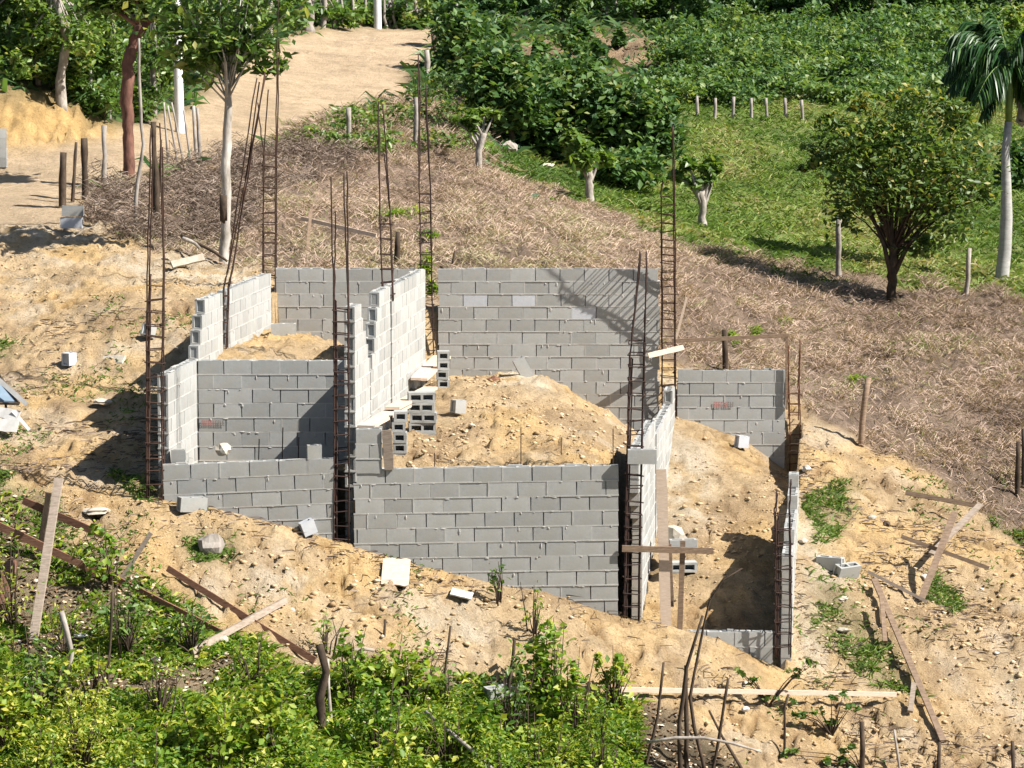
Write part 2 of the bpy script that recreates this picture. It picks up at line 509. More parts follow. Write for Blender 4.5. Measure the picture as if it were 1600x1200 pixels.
Z_PALE = [[(150, 380), (330, 400), (430, 430), (300, 450), (260, 430), (200, 420)], [(0, 355), (150, 365), (150, 385), (0, 380)], [(1040, 690), (1110, 690), (1100, 830), (1040, 830)], [(1230, 900), (1290, 960), (1380, 1080), (1250, 1060)], [(1240, 760), (1330, 880), (1290, 960), (1240, 900)],
          [(720, 570), (850, 580), (870, 620), (800, 600)], [(380, 850), (480, 860), (500, 930), (400, 930)], [(640, 930), (760, 930), (760, 1030), (620, 1000)]]
Z_WEED = [[(1250, 880), (1300, 900), (1400, 1000), (1440, 1090), (1370, 1070), (1290, 980)], [(1500, 760), (1620, 800), (1620, 860), (1530, 810)], [(1265, 760), (1320, 740), (1350, 800), (1270, 850)], [(1440, 880), (1500, 930), (1500, 970), (1440, 930)],
          [(0, 540), (30, 540), (30, 560), (0, 560)], [(195, 735), (240, 745), (250, 775), (200, 770)], [(-20, 740), (60, 770), (130, 830), (60, 900), (-20, 860)], [(290, 840), (350, 840), (350, 890), (300, 885)]]


def srgb(r, g, b_):
    f = lambda c: ((c / 255 + 0.055) / 1.055) ** 2.4
    return np.array([f(r), f(g), f(b_)])


# fan-shaped grid that is fine where the photograph looks and coarser beyond
uu = np.concatenate([np.linspace(-0.6, -0.215, 26)[:-1], np.linspace(-0.215, 0.215, 470), np.linspace(0.215, 0.6, 26)[1:]])
yy = [29.0]
while yy[-1] < 300:
    y = yy[-1]
    yy.append(y + (0.12 if y < 34 else 0.065 if y < 49 else 0.09 if y < 62 else 0.2 if y < 90 else 0.5 if y < 130 else 3.0))
yy = np.array(yy)
GX = uu[None, :] * yy[:, None]
GY = np.repeat(yy[:, None], len(uu), 1)
# snap nothing; heights with room floors
GZ, INS = ground_z(GX, GY, True)
PU, PV = proj(GX, GY, GZ)
ju = PU + 46 * fbm(GX * 1.1, GY * 1.1, 4, 3)
jv = PV + 30 * fbm(GX * 1.1 + 50, GY * 0.9, 4, 5)
m_road = inpoly(PU + 10 * fbm(GX, GY, 3, 3), PV + 8 * fbm(GX, GY, 3, 9), Z_ROAD) & (GY > 50)
m_bank = inpoly(ju, PV, Z_BANK) & (GY > 58) & (GY < 69)
m_dry = inpoly(ju, jv, Z_DRY) & (GY > 46) & (GY < 72) & (INS == 0)
m_past = inpoly(ju, jv, Z_PAST) & (GY > 56)
m_verge = inpoly(ju, jv, Z_VERGE) & (GY > 56)
m_litter = inpoly(ju, jv, Z_LITTER) & (GY < 40)
m_pale = np.zeros(GX.shape, bool)
for z in Z_PALE:
    m_pale |= inpoly(ju, jv, z)
m_pale &= GY < 56
m_weed = np.zeros(GX.shape, bool)
for z in Z_WEED:
    m_weed |= inpoly(ju, jv, z)
m_weed &= GY < 55
m_brown = np.zeros(GX.shape, bool)
for z in Z_BROWN:
    m_brown |= inpoly(ju, jv, z)
m_brown &= GY > 70
m_soil = ~(m_road | m_bank | m_dry | m_past | m_verge | m_litter) & (GY < 58)
m_forest = ~(m_road | m_bank | m_dry | m_past | m_verge | m_brown) & (GY >= 58)

def soft(m, k=3):
    a = m.astype(float)
    for _ in range(k):
        p_ = np.pad(a, 1, mode='edge')
        a = (p_[:-2, 1:-1] + p_[2:, 1:-1] + p_[1:-1, :-2] + p_[1:-1, 2:] + 2 * p_[1:-1, 1:-1]) / 6
        p_ = np.pad(a, 2, mode='edge')
        a = (p_[:-4, 2:-2] + p_[4:, 2:-2] + p_[2:-2, :-4] + p_[2:-2, 4:] + 2 * a) / 6
    return a[..., None]


ncol = fbm(GX * 0.8, GY * 0.8, 4, 21)[..., None]
nfin = fbm(GX * 3.5, GY * 3.5, 3, 31)[..., None]
soil = np.array([0.66, 0.49, 0.295]) * (1 + 0.35 * ncol + 0.25 * nfin)
yel = np.clip(ncol * 2.4 + 0.25, 0, 1)
soil = soil * (1 - yel * 0.6) + np.array([0.70, 0.47, 0.20]) * yel * 0.6 * (1 + 0.2 * nfin)
rid = np.clip(1 - np.abs(fbm(GX * 2.6, GY * 2.2, 3, 47)) * 9, 0, 1) * np.clip(fbm(GX * .8, GY * .8, 2, 48) * 4 + .3, 0, 1)
soil = soil * (1 - rid[..., None] * np.array([.38, .45, .52]))
bp = np.clip(fbm(GX * 1.9, GY * 1.5, 4, 37) * 3.2 - .35, 0, 1)[..., None]
soil = soil * (1 - bp * .5) + np.array([0.36, 0.245, 0.145]) * bp * .5
wp = np.clip(fbm(GX * 1.3, GY * 1.1, 4, 39) * 3.0 - .45, 0, 1)[..., None]
soil = soil * (1 - wp * .6) + np.array([0.70, 0.60, 0.46]) * wp * .6
CC = soil.copy()


def put(mask, colr, k=3, amt=1.0):
    w = soft(mask, k) * amt
    CC[:] = CC * (1 - w) + (colr * np.ones_like(CC)) * w


put(m_pale, np.array([0.66, 0.565, 0.43]) * (1 + 0.25 * nfin + 0.2 * ncol), 9, np.clip(.75 + 1.6 * nfin, 0, 1))
put(m_road, np.array([0.60, 0.46, 0.31]) * (1 + 0.22 * ncol + 0.14 * nfin))
put(m_bank, np.array([0.64, 0.43, 0.19]) * (1 + 0.5 * nfin) * (1 - .35 * np.clip(vnoise(GX * 6, GY * .3, 79) * 3 - .4, 0, 1))[..., None])
put(m_dry, np.array([0.28, 0.21, 0.16]) * (1 + 0.5 * ncol + 0.4 * nfin))
put(m_past, np.array([0.19, 0.225, 0.075]) * (1 + 0.7 * ncol + 0.3 * nfin))
put(m_verge, np.array([0.20, 0.18, 0.08]) * (1 + 0.7 * ncol + 0.3 * nfin))
put(m_forest, np.array([0.075, 0.085, 0.035]) * (1 + 0.6 * ncol + 0.4 * nfin))
put(m_litter, np.array([0.24, 0.19, 0.125]) * (1 + 0.6 * ncol + 0.6 * nfin))
put(m_weed & m_soil, np.array([0.34, 0.29, 0.16]) * (1 + 0.6 * ncol + 0.4 * nfin), 5, .8)
put(m_brown, np.array([0.28, 0.20, 0.13]) * (1 + 0.6 * ncol + 0.4 * nfin))
CC[INS == 4] *= 0.92  # shade painted in: pit floor colour lowered to deepen the shadow there
CC = np.clip(CC, 0.01, 0.85)

# relief of the loose soil
rid_ = rid * m_soil
rough = np.where(m_road, 0.25, np.where(m_past | m_forest, 0.8, 1.0)) * np.where(INS == 1, 0.2, 1.0) * np.where((INS == 4) & (PU > 1110), 0.5, 1.0)
dn = 0.13 * fbm(GX * 1.6, GY * 1.0, 3, 41) + 0.10 * np.maximum(fbm(GX * 4.2, GY * 3.4, 3, 51), 0) - 0.10 * rid_ + 0.17 * np.maximum(vnoise(GX * 9, GY * 8, 63) - .12, 0) + 0.05 * np.abs(fbm(GX * 5, GY * 4.5, 2, 65)) * 2 * np.clip(fbm(GX * .7, GY * .6, 2, 67) * 4 + .8, 0, 1.6) * (fbm(GX, GY, 2, 64) > -.12) + 0.03 * vnoise(GX * 15, GY * 11, 61)
# erosion gullies on the road-cut bank
dn = dn + np.where(m_bank, -0.35 * np.abs(fbm(GX * 3.4, GY * 0.02, 3, 77)) + .14 * vnoise(GX * 9, GY * 2.2, 78), 0)
# fade near the house so that walls meet the ground cleanly
edge = np.clip(np.minimum(np.abs(GY - 40.07) / 0.35, np.abs(GY - 48.4) / 0.3), 0.25, 1)
dn *= rough * edge * np.clip(GY / 60, 0.9, 2.0)
GZ2 = GZ + dn - 0.03
nr, nc = GX.shape
idx = np.arange(nr * nc).reshape(nr, nc)
quads = np.stack([idx[:-1, :-1], idx[:-1, 1:], idx[1:, 1:], idx[1:, :-1]], -1).reshape(-1, 4)
V = np.stack([GX, GY, GZ2], -1).reshape(-1, 3)
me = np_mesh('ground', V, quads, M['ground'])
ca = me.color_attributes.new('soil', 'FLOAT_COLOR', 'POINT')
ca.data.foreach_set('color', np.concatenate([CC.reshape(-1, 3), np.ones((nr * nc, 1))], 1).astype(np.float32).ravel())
go = link_mesh('ground', me)
go['kind'] = 'structure'

cell = np.gradient(GX, axis=1) * np.gradient(GY, axis=0)


def scatter(mask, n, rng=RNG, vis=True):
    """n points on the ground where mask holds (weights by area, thinned with distance)"""
    w = cell * mask / GY ** 0.8
    if vis:
        w = w * ((PU > -140) & (PU < 1740) & (PV > -60) & (PV < 1330))
    w = w.ravel(); w = w / w.sum()
    k = rng.choice(len(w), n, p=w)
    p = V[k].copy()
    r = cell.ravel()[k] ** 0.5
    p[:, 0] += rng.uniform(-.5, .5, n) * r
    p[:, 1] += rng.uniform(-.5, .5, n) * r
    return p, k


def blades(name, p, length, width, mat, tint, lean=0.8, rng=RNG, droop=0.4, up=1.0):
    """bent two-piece grass blades standing at the points p"""
    n = len(p)
    L = length * rng.uniform(0.5, 1.4, n)[:, None]
    az = rng.uniform(0, 2 * np.pi, n)
    d = np.stack([np.cos(az) * lean, np.sin(az) * lean, rng.uniform(0.15, 1.0, n) * up], 1)
    d /= np.linalg.norm(d, axis=1)[:, None]
    az2 = rng.uniform(0, 2 * np.pi, n)
    s = np.cross(d, np.stack([np.cos(az2), np.sin(az2), 0 * az2], 1))
    s /= np.linalg.norm(s, axis=1)[:, None] + 1e-9
    W = width * rng.uniform(0.6, 1.4, n)[:, None]
    mid = p + d * L * 0.55
    d2 = d + np.stack([rng.normal(0, .35, n), rng.normal(0, .35, n), -droop * rng.uniform(0.2, 1.5, n)], 1)
    tip = mid + d2 * L * 0.5
    base = p - d * 0.02
    Vv = np.stack([base - s * W * .5, base + s * W * .5, mid + s * W * .45, mid - s * W * .45, tip], 1).reshape(-1, 3)
    o = (np.arange(n) * 5)[:, None]
    Ft = np.concatenate([o + [0, 1, 2], o + [0, 2, 3], o + [3, 2, 4]], 0)
    tt = np.tile(tint, 3)
    ob = link_mesh(name, np_mesh(name, Vv, Ft, mat, tt))
    ob['kind'] = 'stuff'
    return ob


def leaf_arrays(c, size, rng, droop=0.3, wide=0.5, upn=0.7):
    n = len(c)
    L = (size * rng.uniform(0.6, 1.35, n))[:, None]
    nrm = rng.normal(0, 1, (n, 3)); nrm[:, 2] = np.abs(nrm[:, 2]) + upn
    nrm /= np.linalg.norm(nrm, axis=1)[:, None]
    a = np.cross(nrm, rng.normal(0, 1, (n, 3)))
    a /= np.linalg.norm(a, axis=1)[:, None] + 1e-9
    a[:, 2] -= droop * rng.uniform(0, 1, n)
    a /= np.linalg.norm(a, axis=1)[:, None]
    s = np.cross(a, nrm); s /= np.linalg.norm(s, axis=1)[:, None] + 1e-9
    W = L * wide
    up = np.cross(s, a)
    v0 = c - a * L * .5
    v1 = c - s * W * .5 + up * W * .18
    v2 = c + a * L * .5
    v3 = c + s * W * .5 + up * W * .18
    Vv = np.stack([v0, v1, v2, v3], 1).reshape(-1, 3)
    o = (np.arange(n) * 4)[:, None]
    Ft = np.stack([o + [0, 1, 2], o + [0, 2, 3]], 1).reshape(-1, 3)
    return Vv, Ft


# ------------------------------------------------------------------ concrete blocks
BL, BH = 0.40, 0.2065


def block_mesh(name, L, seed, t=T - 0.004, H=0.194, mat=None):
    """hollow block: through cores top to bottom, recessed ends, slightly uneven"""
    rnd = random.Random(seed)
    hx, hy, hz = L / 2, t / 2, H / 2
    ncore = 2 if L > 0.3 else 1
    wall = 0.036
    vs = []; fs = []
    # top and bottom rings by grid lines
    if ncore == 2:
        xs = [-hx, -hx + wall, -wall / 2, wall / 2, hx - wall, hx]
        holes = {1, 3}
    else:
        xs = [-hx, -hx + wall, hx - wall, hx]
        holes = {1}
    ys = [-hy, -hy + wall, hy - wall, hy]
    nx = len(xs)
    for z in (-hz, hz):
        for y in ys:
            for x in xs:
                j = (abs(x) == hx) or (abs(y) == hy)
                vs.append((x + (rnd.uniform(-.003, .003) if j else 0), y, z + rnd.uniform(-.0025, .0025)))
    N = nx * 4
    for i in range(nx - 1):
        for k in range(3):
            a = k * nx + i
            if i in holes and k == 1:
                c_ = [a, a + 1, a + 1 + nx, a + nx]
                k1 = len(vs)
                for q in c_:
                    vs.append((vs[q][0] * .97, vs[q][1] * .9, hz - .15))
                for q in range(4):
                    q2 = (q + 1) % 4
                    fs.append((k1 + q, c_[q] + N, c_[q2] + N, k1 + q2))
                fs.append((k1, k1 + 1, k1 + 2, k1 + 3))
                fs.append((a, a + nx, a + 1 + nx, a + 1))
            else:
                fs.append((a, a + nx, a + 1 + nx, a + 1))
                fs.append((a + N, a + 1 + N, a + 1 + nx + N, a + nx + N))
    for i in range(nx - 1):
        fs.append((i, i + 1, i + 1 + N, i + N))
        a = 3 * nx + i
        fs.append((a, a + N, a + 1 + N, a + 1))
    # recessed ends
    for sx in (-1, 1):
        col = [k * nx + (0 if sx < 0 else nx - 1) for k in range(4)]
        o0, o1 = col[0], col[3]
        k0 = len(vs)
        for (y, z) in ((-hy + .03, -hz + .02), (hy - .03, -hz + .02), (hy - .03, hz - .02), (-hy + .03, hz - .02)):
            vs.append((sx * hx, y, z))
        for (y, z) in ((-hy + .035, -hz + .025), (hy - .035, -hz + .025), (hy - .035, hz - .025), (-hy + .035, hz - .025)):
            vs.append((sx * (hx - .022), y, z))
        out = [o0, o1, o1 + N, o0 + N]
        for q in range(4):
            q2 = (q + 1) % 4
            fs.append((out[q], out[q2], k0 + q2, k0 + q))
            fs.append((k0 + q, k0 + q2, k0 + 4 + q2, k0 + 4 + q))
        fs.append((k0 + 4, k0 + 5, k0 + 6, k0 + 7))
    me = bpy.data.meshes.new(name)
    me.from_pydata(vs, [], fs)
    me.update()
    me.materials.append(mat or M['block'])
    return me


FULL = [block_mesh('concrete_block', 0.39, i) for i in range(6)]
HALF = [block_mesh('half_block', 0.19, 20 + i) for i in range(3)]
PALE = block_mesh('pale_block', 0.39, 40, mat=M['block_pale'])
BLOCKS_OF = {}


def block_wall(label, p0, p1, zt0, zt1, zb, start=None, end=None, phase=0.0, name='block_wall', cap_front=False, gap_fill=0.34, special=None, group='concrete block walls of the unfinished house'):
    """running-bond wall between plan points p0 and p1 (centre line), courses counted from the top"""
    a = Vector((p0[0], p0[1], zt0)); b_ = Vector((p1[0], p1[1], zt1))
    L = (Vector((b_.x, b_.y, 0)) - Vector((a.x, a.y, 0))).length
    d = (b_ - a) / L
    dn_ = d.normalized()
    nrm = Vector((-d.y, d.x, 0)).normalized()
    root = thing(name, label, 'wall', Vector((a.x, a.y, zb)), group)
    R = Matrix((dn_, nrm, dn_.cross(nrm))).transposed().to_4x4()
    rnd = random.Random(int(abs(a.x * 100) + a.y * 1000 + L * 77))
    mo = MB()
    n = int(math.ceil((min(zt0, zt1) - zb) / BH))
    ext = []
    count = 0
    for c in range(n):
        s0 = start(c) if start else 0.0
        s1 = end(c) if end else L
        ext.append((s0, s1))
        if s1 - s0 < 0.05:
            continue
        x = phase + (0.2 if c % 2 else 0.0) + (rnd.uniform(-.03, .03))
        x -= math.ceil(x / BL) * BL
        while x < s1:
            x0, x1 = max(x, s0), min(x + BL, s1)
            w = x1 - x0
            if w > 0.045:
                xc = (x0 + x1) / 2
                z = -(c + 0.5) * BH
                pos = a + d * xc + Vector((0, 0, z)) - root.location
                full = w > 0.3
                me = rnd.choice(FULL if full else HALF)
                nm = 'concrete_block'
                if special and (c, round(xc / 0.2)) in special:
                    me = PALE
                o = bpy.data.objects.new(nm, me)
                base_l = 0.39 if full else 0.19
                o.matrix_local = Matrix.Translation(pos + nrm * rnd.uniform(-.0025, .0025) + Vector((0, 0, rnd.uniform(-.003, .003)))) @ R @ Matrix.Rotation(rnd.uniform(-.006, .006), 4, 'Y') @ Matrix.Diagonal(((w - 0.014) / base_l, 1, 1, 1))
                o.parent = root
                COL.objects.link(o)
                count += 1
                # some vertical joints are filled with mortar
                if rnd.random() < gap_fill and x1 < s1 - .1:
                    mo.box(a + d * (x1) + Vector((0, 0, z)), d * 0.009, nrm * (T / 2 - rnd.choice((.006, .001, -.002))), Vector((0, 0, BH / 2 - .004)))
            x += BL
    # bed joints and a recessed core
    mo.box(a + d * ((ext[0][0] + ext[0][1]) / 2) + Vector((0, 0, -BH * .5 - .012)), d * (max(ext[0][1] - ext[0][0], .2) / 2 - 0.04), nrm * 0.018, Vector((0, 0, BH / 2 - .014)))
    for c in range(1, n):
        (s0, s1), (q0, q1) = ext[c], ext[c - 1]
        t0, t1 = max(s0, q0), min(s1, q1)
        if t1 - t0 < 0.1:
            continue
        s = t0
        while s < t1 - .02:
            e_ = min(s + rnd.uniform(0.25, 1.1), t1)
            mo.box(a + d * ((s + e_) / 2) + Vector((0, 0, -c * BH)), d * ((e_ - s) / 2), nrm * (T / 2 + rnd.choice((-.003, .0005, 0.002, 0.003, .0045))), Vector((0, 0, 0.0085)))
            s = e_
        mo.box(a + d * ((t0 + t1) / 2) + Vector((0, 0, -(c + 0.5) * BH)), d * ((t1 - t0) / 2 - 0.035), nrm * (T / 2 - 0.05), Vector((0, 0, BH / 2)))
    if cap_front:
        lo = max(e_[0] for e_ in ext[:8])
        for c in range(n):
            mo.box(a + d * (ext[c][0] + .012) + Vector((0, 0, -(c + .5) * BH)), d * .016, nrm * (T / 2 - rnd.uniform(.004, .012)), Vector((0, 0, BH / 2 - rnd.uniform(.002, .02))))
    # squeezed-out mortar and smears on both faces
    for c in range(1, n):
        s0, s1 = max(ext[c][0], ext[c - 1][0]), min(ext[c][1], ext[c - 1][1])
        for q in range(int(max(s1 - s0, 0) * 3.2)):
            x = rnd.uniform(s0 + .05, s1 - .05)
            hw_, hh_ = rnd.uniform(.012, .05), rnd.uniform(.006, .016)
            if rnd.random() < .2:
                hw_, hh_ = rnd.uniform(.01, .02), rnd.uniform(.02, .05)
            for sg in (-1, 1):
                cc = a + d * x + nrm * sg * (T / 2 + .001) + Vector((0, 0, -c * BH - rnd.uniform(-.004, .02) - (hh_ if hh_ > .02 else 0)))
                k0 = len(mo.v)
                pts_ = [cc + d * hw_ * math.cos(t_) * rnd.uniform(.7, 1.15) + Vector((0, 0, hh_ * math.sin(t_) * rnd.uniform(.7, 1.2))) for t_ in (0, 1.05, 2.1, 3.14, 4.19, 5.24)]
                mo.add(pts_ + [cc + nrm * sg * .006], [((i, (i + 1) % 6, 6) if sg < 0 else ((i + 1) % 6, i, 6)) for i in range(6)])
    # ragged mortar crust along the top
    for c in range(n):
        lo, hi = ext[c]
        if c == 0:
            spans = [(lo, hi)]
        else:
            spans = [(lo, ext[c - 1][0]), (ext[c - 1][1], hi)]
        for (s0, s1) in spans:
            s = s0
            while s < s1 - .03:
                e_ = min(s + rnd.uniform(.06, .3), s1)
                if rnd.random() < .35:
                    hgt = rnd.uniform(.003, .012)
                    mo.box(a + d * ((s + e_) / 2) + nrm * rnd.choice((-1, 1)) * (T / 2 - .022) + Vector((0, 0, -c * BH + hgt * .5)), d * ((e_ - s) / 2), nrm * 0.016, Vector((0, 0, hgt)))
                s = e_
    mo.build('mortar', M['mortar'], root)
    BLOCKS_OF[label] = count
    return root, a, d, nrm


def side_wall(label, c, Y0, Y1, zt, zb, start=None, end=None, phase=0.0, **k):
    p0 = (lineX(c, Y0) - T / 2, Y0); p1 = (lineX(c, Y1) - T / 2, Y1)
    s = math.hypot(p1[0] - p0[0], p1[1] - p0[1]) / (Y1 - Y0)
    st = (lambda q: (start(q) - Y0) * s) if start else None
    en = (lambda q: (end(q) - Y0) * s) if end else None
    return block_wall(label, p0, p1, zt, zt, zb, st, en, phase, **k)


def cross_wall(label, u0, v0, Y0, u1, v1, Y1, zb, **k):
    a = P(u0, v0, Y0); b_ = P(u1, v1, Y1)
    return block_wall(label, (a.x, a.y + T / 2), (b_.x, b_.y + T / 2), a.z, b_.z, zb, **k)


def at(seq, default):
    return lambda q: seq[q] if q < len(seq) else default


# side walls running back from the camera
side_wall('sunlit left side wall section in front, level with the lower cross wall', C_L, 40.32, 42.08, -4.64, -7.0)
side_wall('sunlit left side wall section with stepped toothed front end of open blocks', C_L, 42.1, 43.85, -3.83, -6.6, start=at([42.64, 42.47, 42.33, 42.2], 42.1))
side_wall('sunlit left side wall section at the rear, beside the back wall', C_L, 44.1, 47.45, -3.83, -6.4)
side_wall('narrow sunlit middle side wall section rising behind the front centre rebar column', C_M, 40.32, 41.6, -3.72, -7.0, end=at([40.88, 41.0, 41.25, 41.42], 41.58))
side_wall('sunlit middle side wall section with jagged toothed end above the planks', C_M, 41.6, 43.38, -3.70, -6.9, start=at([42.35, 42.2, 42.06, 41.94, 41.75], 41.62))
side_wall('tallest sunlit middle side wall section, sloping away to the gap in the back', C_M, 43.5, 46.85, -3.72, -6.6)
side_wall('narrow sunlit side wall behind the tan upright plank, right of the sand mound', C_R, 40.4, 43.65, -5.70, -8.8, start=at([40.42, 40.42, 40.42, 40.6, 40.8], 41.1), cap_front=True)
side_wall('narrow sunlit side wall sloping back to the rusty back corner column', C_R, 43.85, 48.15, -5.74, -8.2, start=at([47.5], 43.87))
side_wall('far right side wall seen edge on beside the dark pit', C_E, 40.25, 44.0, -6.53, -9.3, start=at([43.7, 43.0, 41.2], 40.27), cap_front=True)
# walls facing the camera
cross_wall('low front left block wall half buried by sloping sand', 254, 727, 40.0, 522, 716, 40.0, -7.6)
cross_wall('wide front centre block wall rising from the sand slope', 552, 733, 40.0, 967, 727, 40.0, -8.6, phase=0.02)
cross_wall('two course low front right block wall below the pit', 1046, 986, 40.05, 1208, 988, 40.05, -9.1, phase=0.1)
a0 = lineX(C_L, 42.1) + 0.006; a1 = lineX(C_M, 42.1) - T - 0.004
zc = P(310, 563, 42.1).z
block_wall('grey cross wall of the left room with a red stamp', (a0, 42.1 + T / 2), (a1, 42.1 + T / 2), zc, zc, -6.8)
cross_wall('back left block wall behind the left room', 428, 420, 48.4, 662, 420, 48.4, -6.3)
_, BA, BD, BN = cross_wall('large grey back wall with three pale blocks and a cage shadow', 684, 420, 48.4, 1032, 420, 48.4, -7.6,
           special={(2, k) for k in ()})
cross_wall('back right block wall above the pale mound, with a faint red stamp', 1058, 578, 48.4, 1228, 578, 48.4, -8.2)
for o in list(BA and bpy.data.objects):
    pass


# pale replacement blocks: swap the mesh of the blocks that stand there
def find_block(u, v, Yw):
    q = P(u, v, Yw)
    best = None
    for o in bpy.data.objects:
        if o.type == 'MESH' and o.name.startswith('concrete_block') and o.parent:
            w = o.parent.location + o.location
            d = (w - q).length
            if best is None or d < best[0]:
                best = (d, o)
    return best[1]


for (u, v) in ((725, 470), (803, 470), (898, 492)):
    o = find_block(u, v, 48.47)
    o.data = PALE
    o['label'] = 'paler bluish white block'

# worn stamps printed on two blocks (unreadable marks)
for (u0, v0, Yw, w, redk) in ((315, 656, 42.1, 34, 0.55), (1115, 627, 48.4, 30, 0.7)):
    root = None
    mb = MB(); mk = MB()
    s = Yw / F
    x = 0
    rr = random.Random(int(u0))
    o = find_block(u0 + w / 2, v0 + 6, Yw + 0.07)
    root = o.parent
    while x < w:
        lw = rr.uniform(2.2, 3.4)
        tgt = mb if x < w * redk else mk
        c0 = P(u0 + x + lw / 2, v0 + 5, Yw)
        fy = Vector((0, -0.0045 - 0.006, 0))
        tgt.box(c0 + fy + Vector((-lw * .32 * s, 0, 0)), (0.6 * s, 0, 0), (0, .001, 0), (0, 0, 4.2 * s))
        for q in (-3.7, 0, 3.7):
            if rr.random() < .75:
                tgt.box(c0 + fy + Vector((0.2 * s, -.0005, q * s)), (lw * .36 * s, 0, 0), (0, .001, 0), (0, 0, .6 * s))
        x += lw + 0.9
    r_ = mb.build('red_stamp', M['red_ink'], root)
    if mk.v:
        mk.build('dark_stamp', M['dark_ink'], root)


# loose blocks
def loose_block(label, u, v, Y, rx=0, ry=0, rz=0, half=False, mat=None, group='loose concrete blocks lying about the site', dz=0.0, scale=1.0, onground=True):
    if onground:
        Y = hit(u, v + 9, 31).y - .04
    p = P(u, v, Y)
    me = random.Random(int(u)).choice(HALF if half else FULL)
    if mat:
        me = me.copy(); me.materials.clear(); me.materials.append(mat)
    o = bpy.data.objects.new('concrete_block', me)
    COL.objects.link(o)
    o.location = p + Vector((0, 0, dz))
    o.rotation_euler = (math.radians(rx), math.radians(ry), math.radians(rz))
    o.scale = (scale,) * 3
    tag(o, label, 'block', group)
    return o


loose_block('block standing upright on the front left wall top', 491, 706, 40.08, ry=90, rz=8, half=True, onground=False)
loose_block('block lying against the foot of the back left wall', 443, 515, 47.6, rz=4)
loose_block('block tilted on the sand against the back wall', 818, 577, 47.9, ry=62, rz=10)
loose_block('block on the sand right of the block stacks', 716, 635, 43.8, rz=35, ry=5, half=True)
loose_block('grey block laid across the front end of the right side wall', 1003, 713, 39.95, rz=0, onground=False)
loose_block('whitish block on the mound by the back right wall', 1159, 690, 47.4, ry=8, rz=25, mat=M['block_pale'], half=True)
loose_block('block propped on the low slope under the front left wall', 481, 824, 39.7, ry=-20, rz=20, mat=M['block_pale'], half=True)
loose_block('sandy block at the foot of the front left wall', 300, 788, 39.7, ry=5, rz=30)
loose_block('upper grey block in the pit behind the crossed boards', 1067, 853, 42.2, rz=5, onground=False)
loose_block('block on edge in the pit below another block', 1067, 885, 42.2, rx=90, rz=5)
loose_block('upper grey block beside the dark stakes at the road', 114, 331, 54.0, rz=3, dz=0.02, onground=False)
loose_block('lower pale block beside the dark stakes at the road', 112, 349, 54.0, rz=-3, dz=0.01, onground=False, mat=M['block_pale'])
loose_block('block half hidden by shrubs in the foreground', 779, 1084, 37.7, rx=8, rz=30)
loose_block('left grey block of the pair on the right slope', 1297, 880, 42.9, rz=-25)
loose_block('right grey block of the pair on the right slope', 1323, 892, 42.6, rx=20, rz=35)
loose_block('small block with a dark hole on the left soil slope', 108, 561, 45.9, rz=60, half=True, mat=M['block_pale'])
loose_block('block wedged behind the front left rebar column', 232, 517, 46.4, ry=25, rz=60, half=True)
loose_block('grey half block beside the foot of the left side wall', 279, 713, 40.3, ry=90, rz=2, half=True, onground=False)

# stacked hollow blocks with their cores towards the camera
for (lab, u, v, Y, n, grp) in (('single column of hollow blocks nearest the front wall', 625, 716, 41.3, 5, 'a'),
                               ('column of hollow blocks under the middle plank', 660, 684, 42.9, 5, 'b'),
                               ('column of hollow blocks under the farthest plank', 693, 600, 46.3, 4, 'c')):
    base = P(u, v, Y)
    for k in range(n):
        o = bpy.data.objects.new('concrete_block', FULL[k % 6] if grp == 'b' else HALF[k % 3])
        COL.objects.link(o)
        o.rotation_euler = (math.radians(90), 0, math.radians(random.uniform(-5, 5) + 4))
        o.location = base + Vector((random.uniform(-.02, .02), random.uniform(-.01, .01), 0.005 + k * 0.149))
        where = ['bottom', 'second', 'third', 'fourth', 'top'][k if k < n - 1 else 4]
        tag(o, where + ' block of the ' + lab, 'block', 'hollow blocks stacked in the middle room')

# pier of three blocks with a plank leaning on it
block_wall('short pier of stacked blocks on the front wall, left of the tan board', (P(555, 670, 40.02).x, 40.06), (P(597, 670, 40.02).x, 40.06), P(555, 670, 40).z, P(555, 670, 40).z, P(555, 730, 40).z, name='block_pier', gap_fill=1)


# ------------------------------------------------------------------ boards
def board(name, label, p0, p1, w, t, mat, cat='board', side=None, group=None, bend=0.0, loc_only=None):
    """sawn board from p0 to p1, w wide and t thick; side = direction of its width"""
    p0 = Vector(p0); p1 = Vector(p1)
    d = (p1 - p0)
    side = Vector(side or (0, 0, 1))
    sd = (side - side.project(d)).normalized()
    nn = d.normalized().cross(sd)
    mb = MB()
    K = 6
    ring = []
    for i in range(K + 1):
        f_ = i / K
        c_ = p0 + d * f_ + nn * bend * math.sin(f_ * math.pi) * d.length
        ww = w * (1 + 0.06 * math.sin(i * 2.1 + p0.x * 5)) / 2
        ring += [c_ - sd * ww - nn * t / 2, c_ + sd * ww - nn * t / 2, c_ + sd * ww + nn * t / 2, c_ - sd * ww + nn * t / 2]
    fs = []
    for i in range(K):
        for k in range(4):
            k2 = (k + 1) % 4
            fs.append((i * 4 + k, i * 4 + k2, i * 4 + 4 + k2, i * 4 + 4 + k))
    fs += [(3, 2, 1, 0), (K * 4, K * 4 + 1, K * 4 + 2, K * 4 + 3)]
    mb.add(ring, fs)
    o = mb.build(name, mat, None, p0)
    return tag(o, label, cat, group)


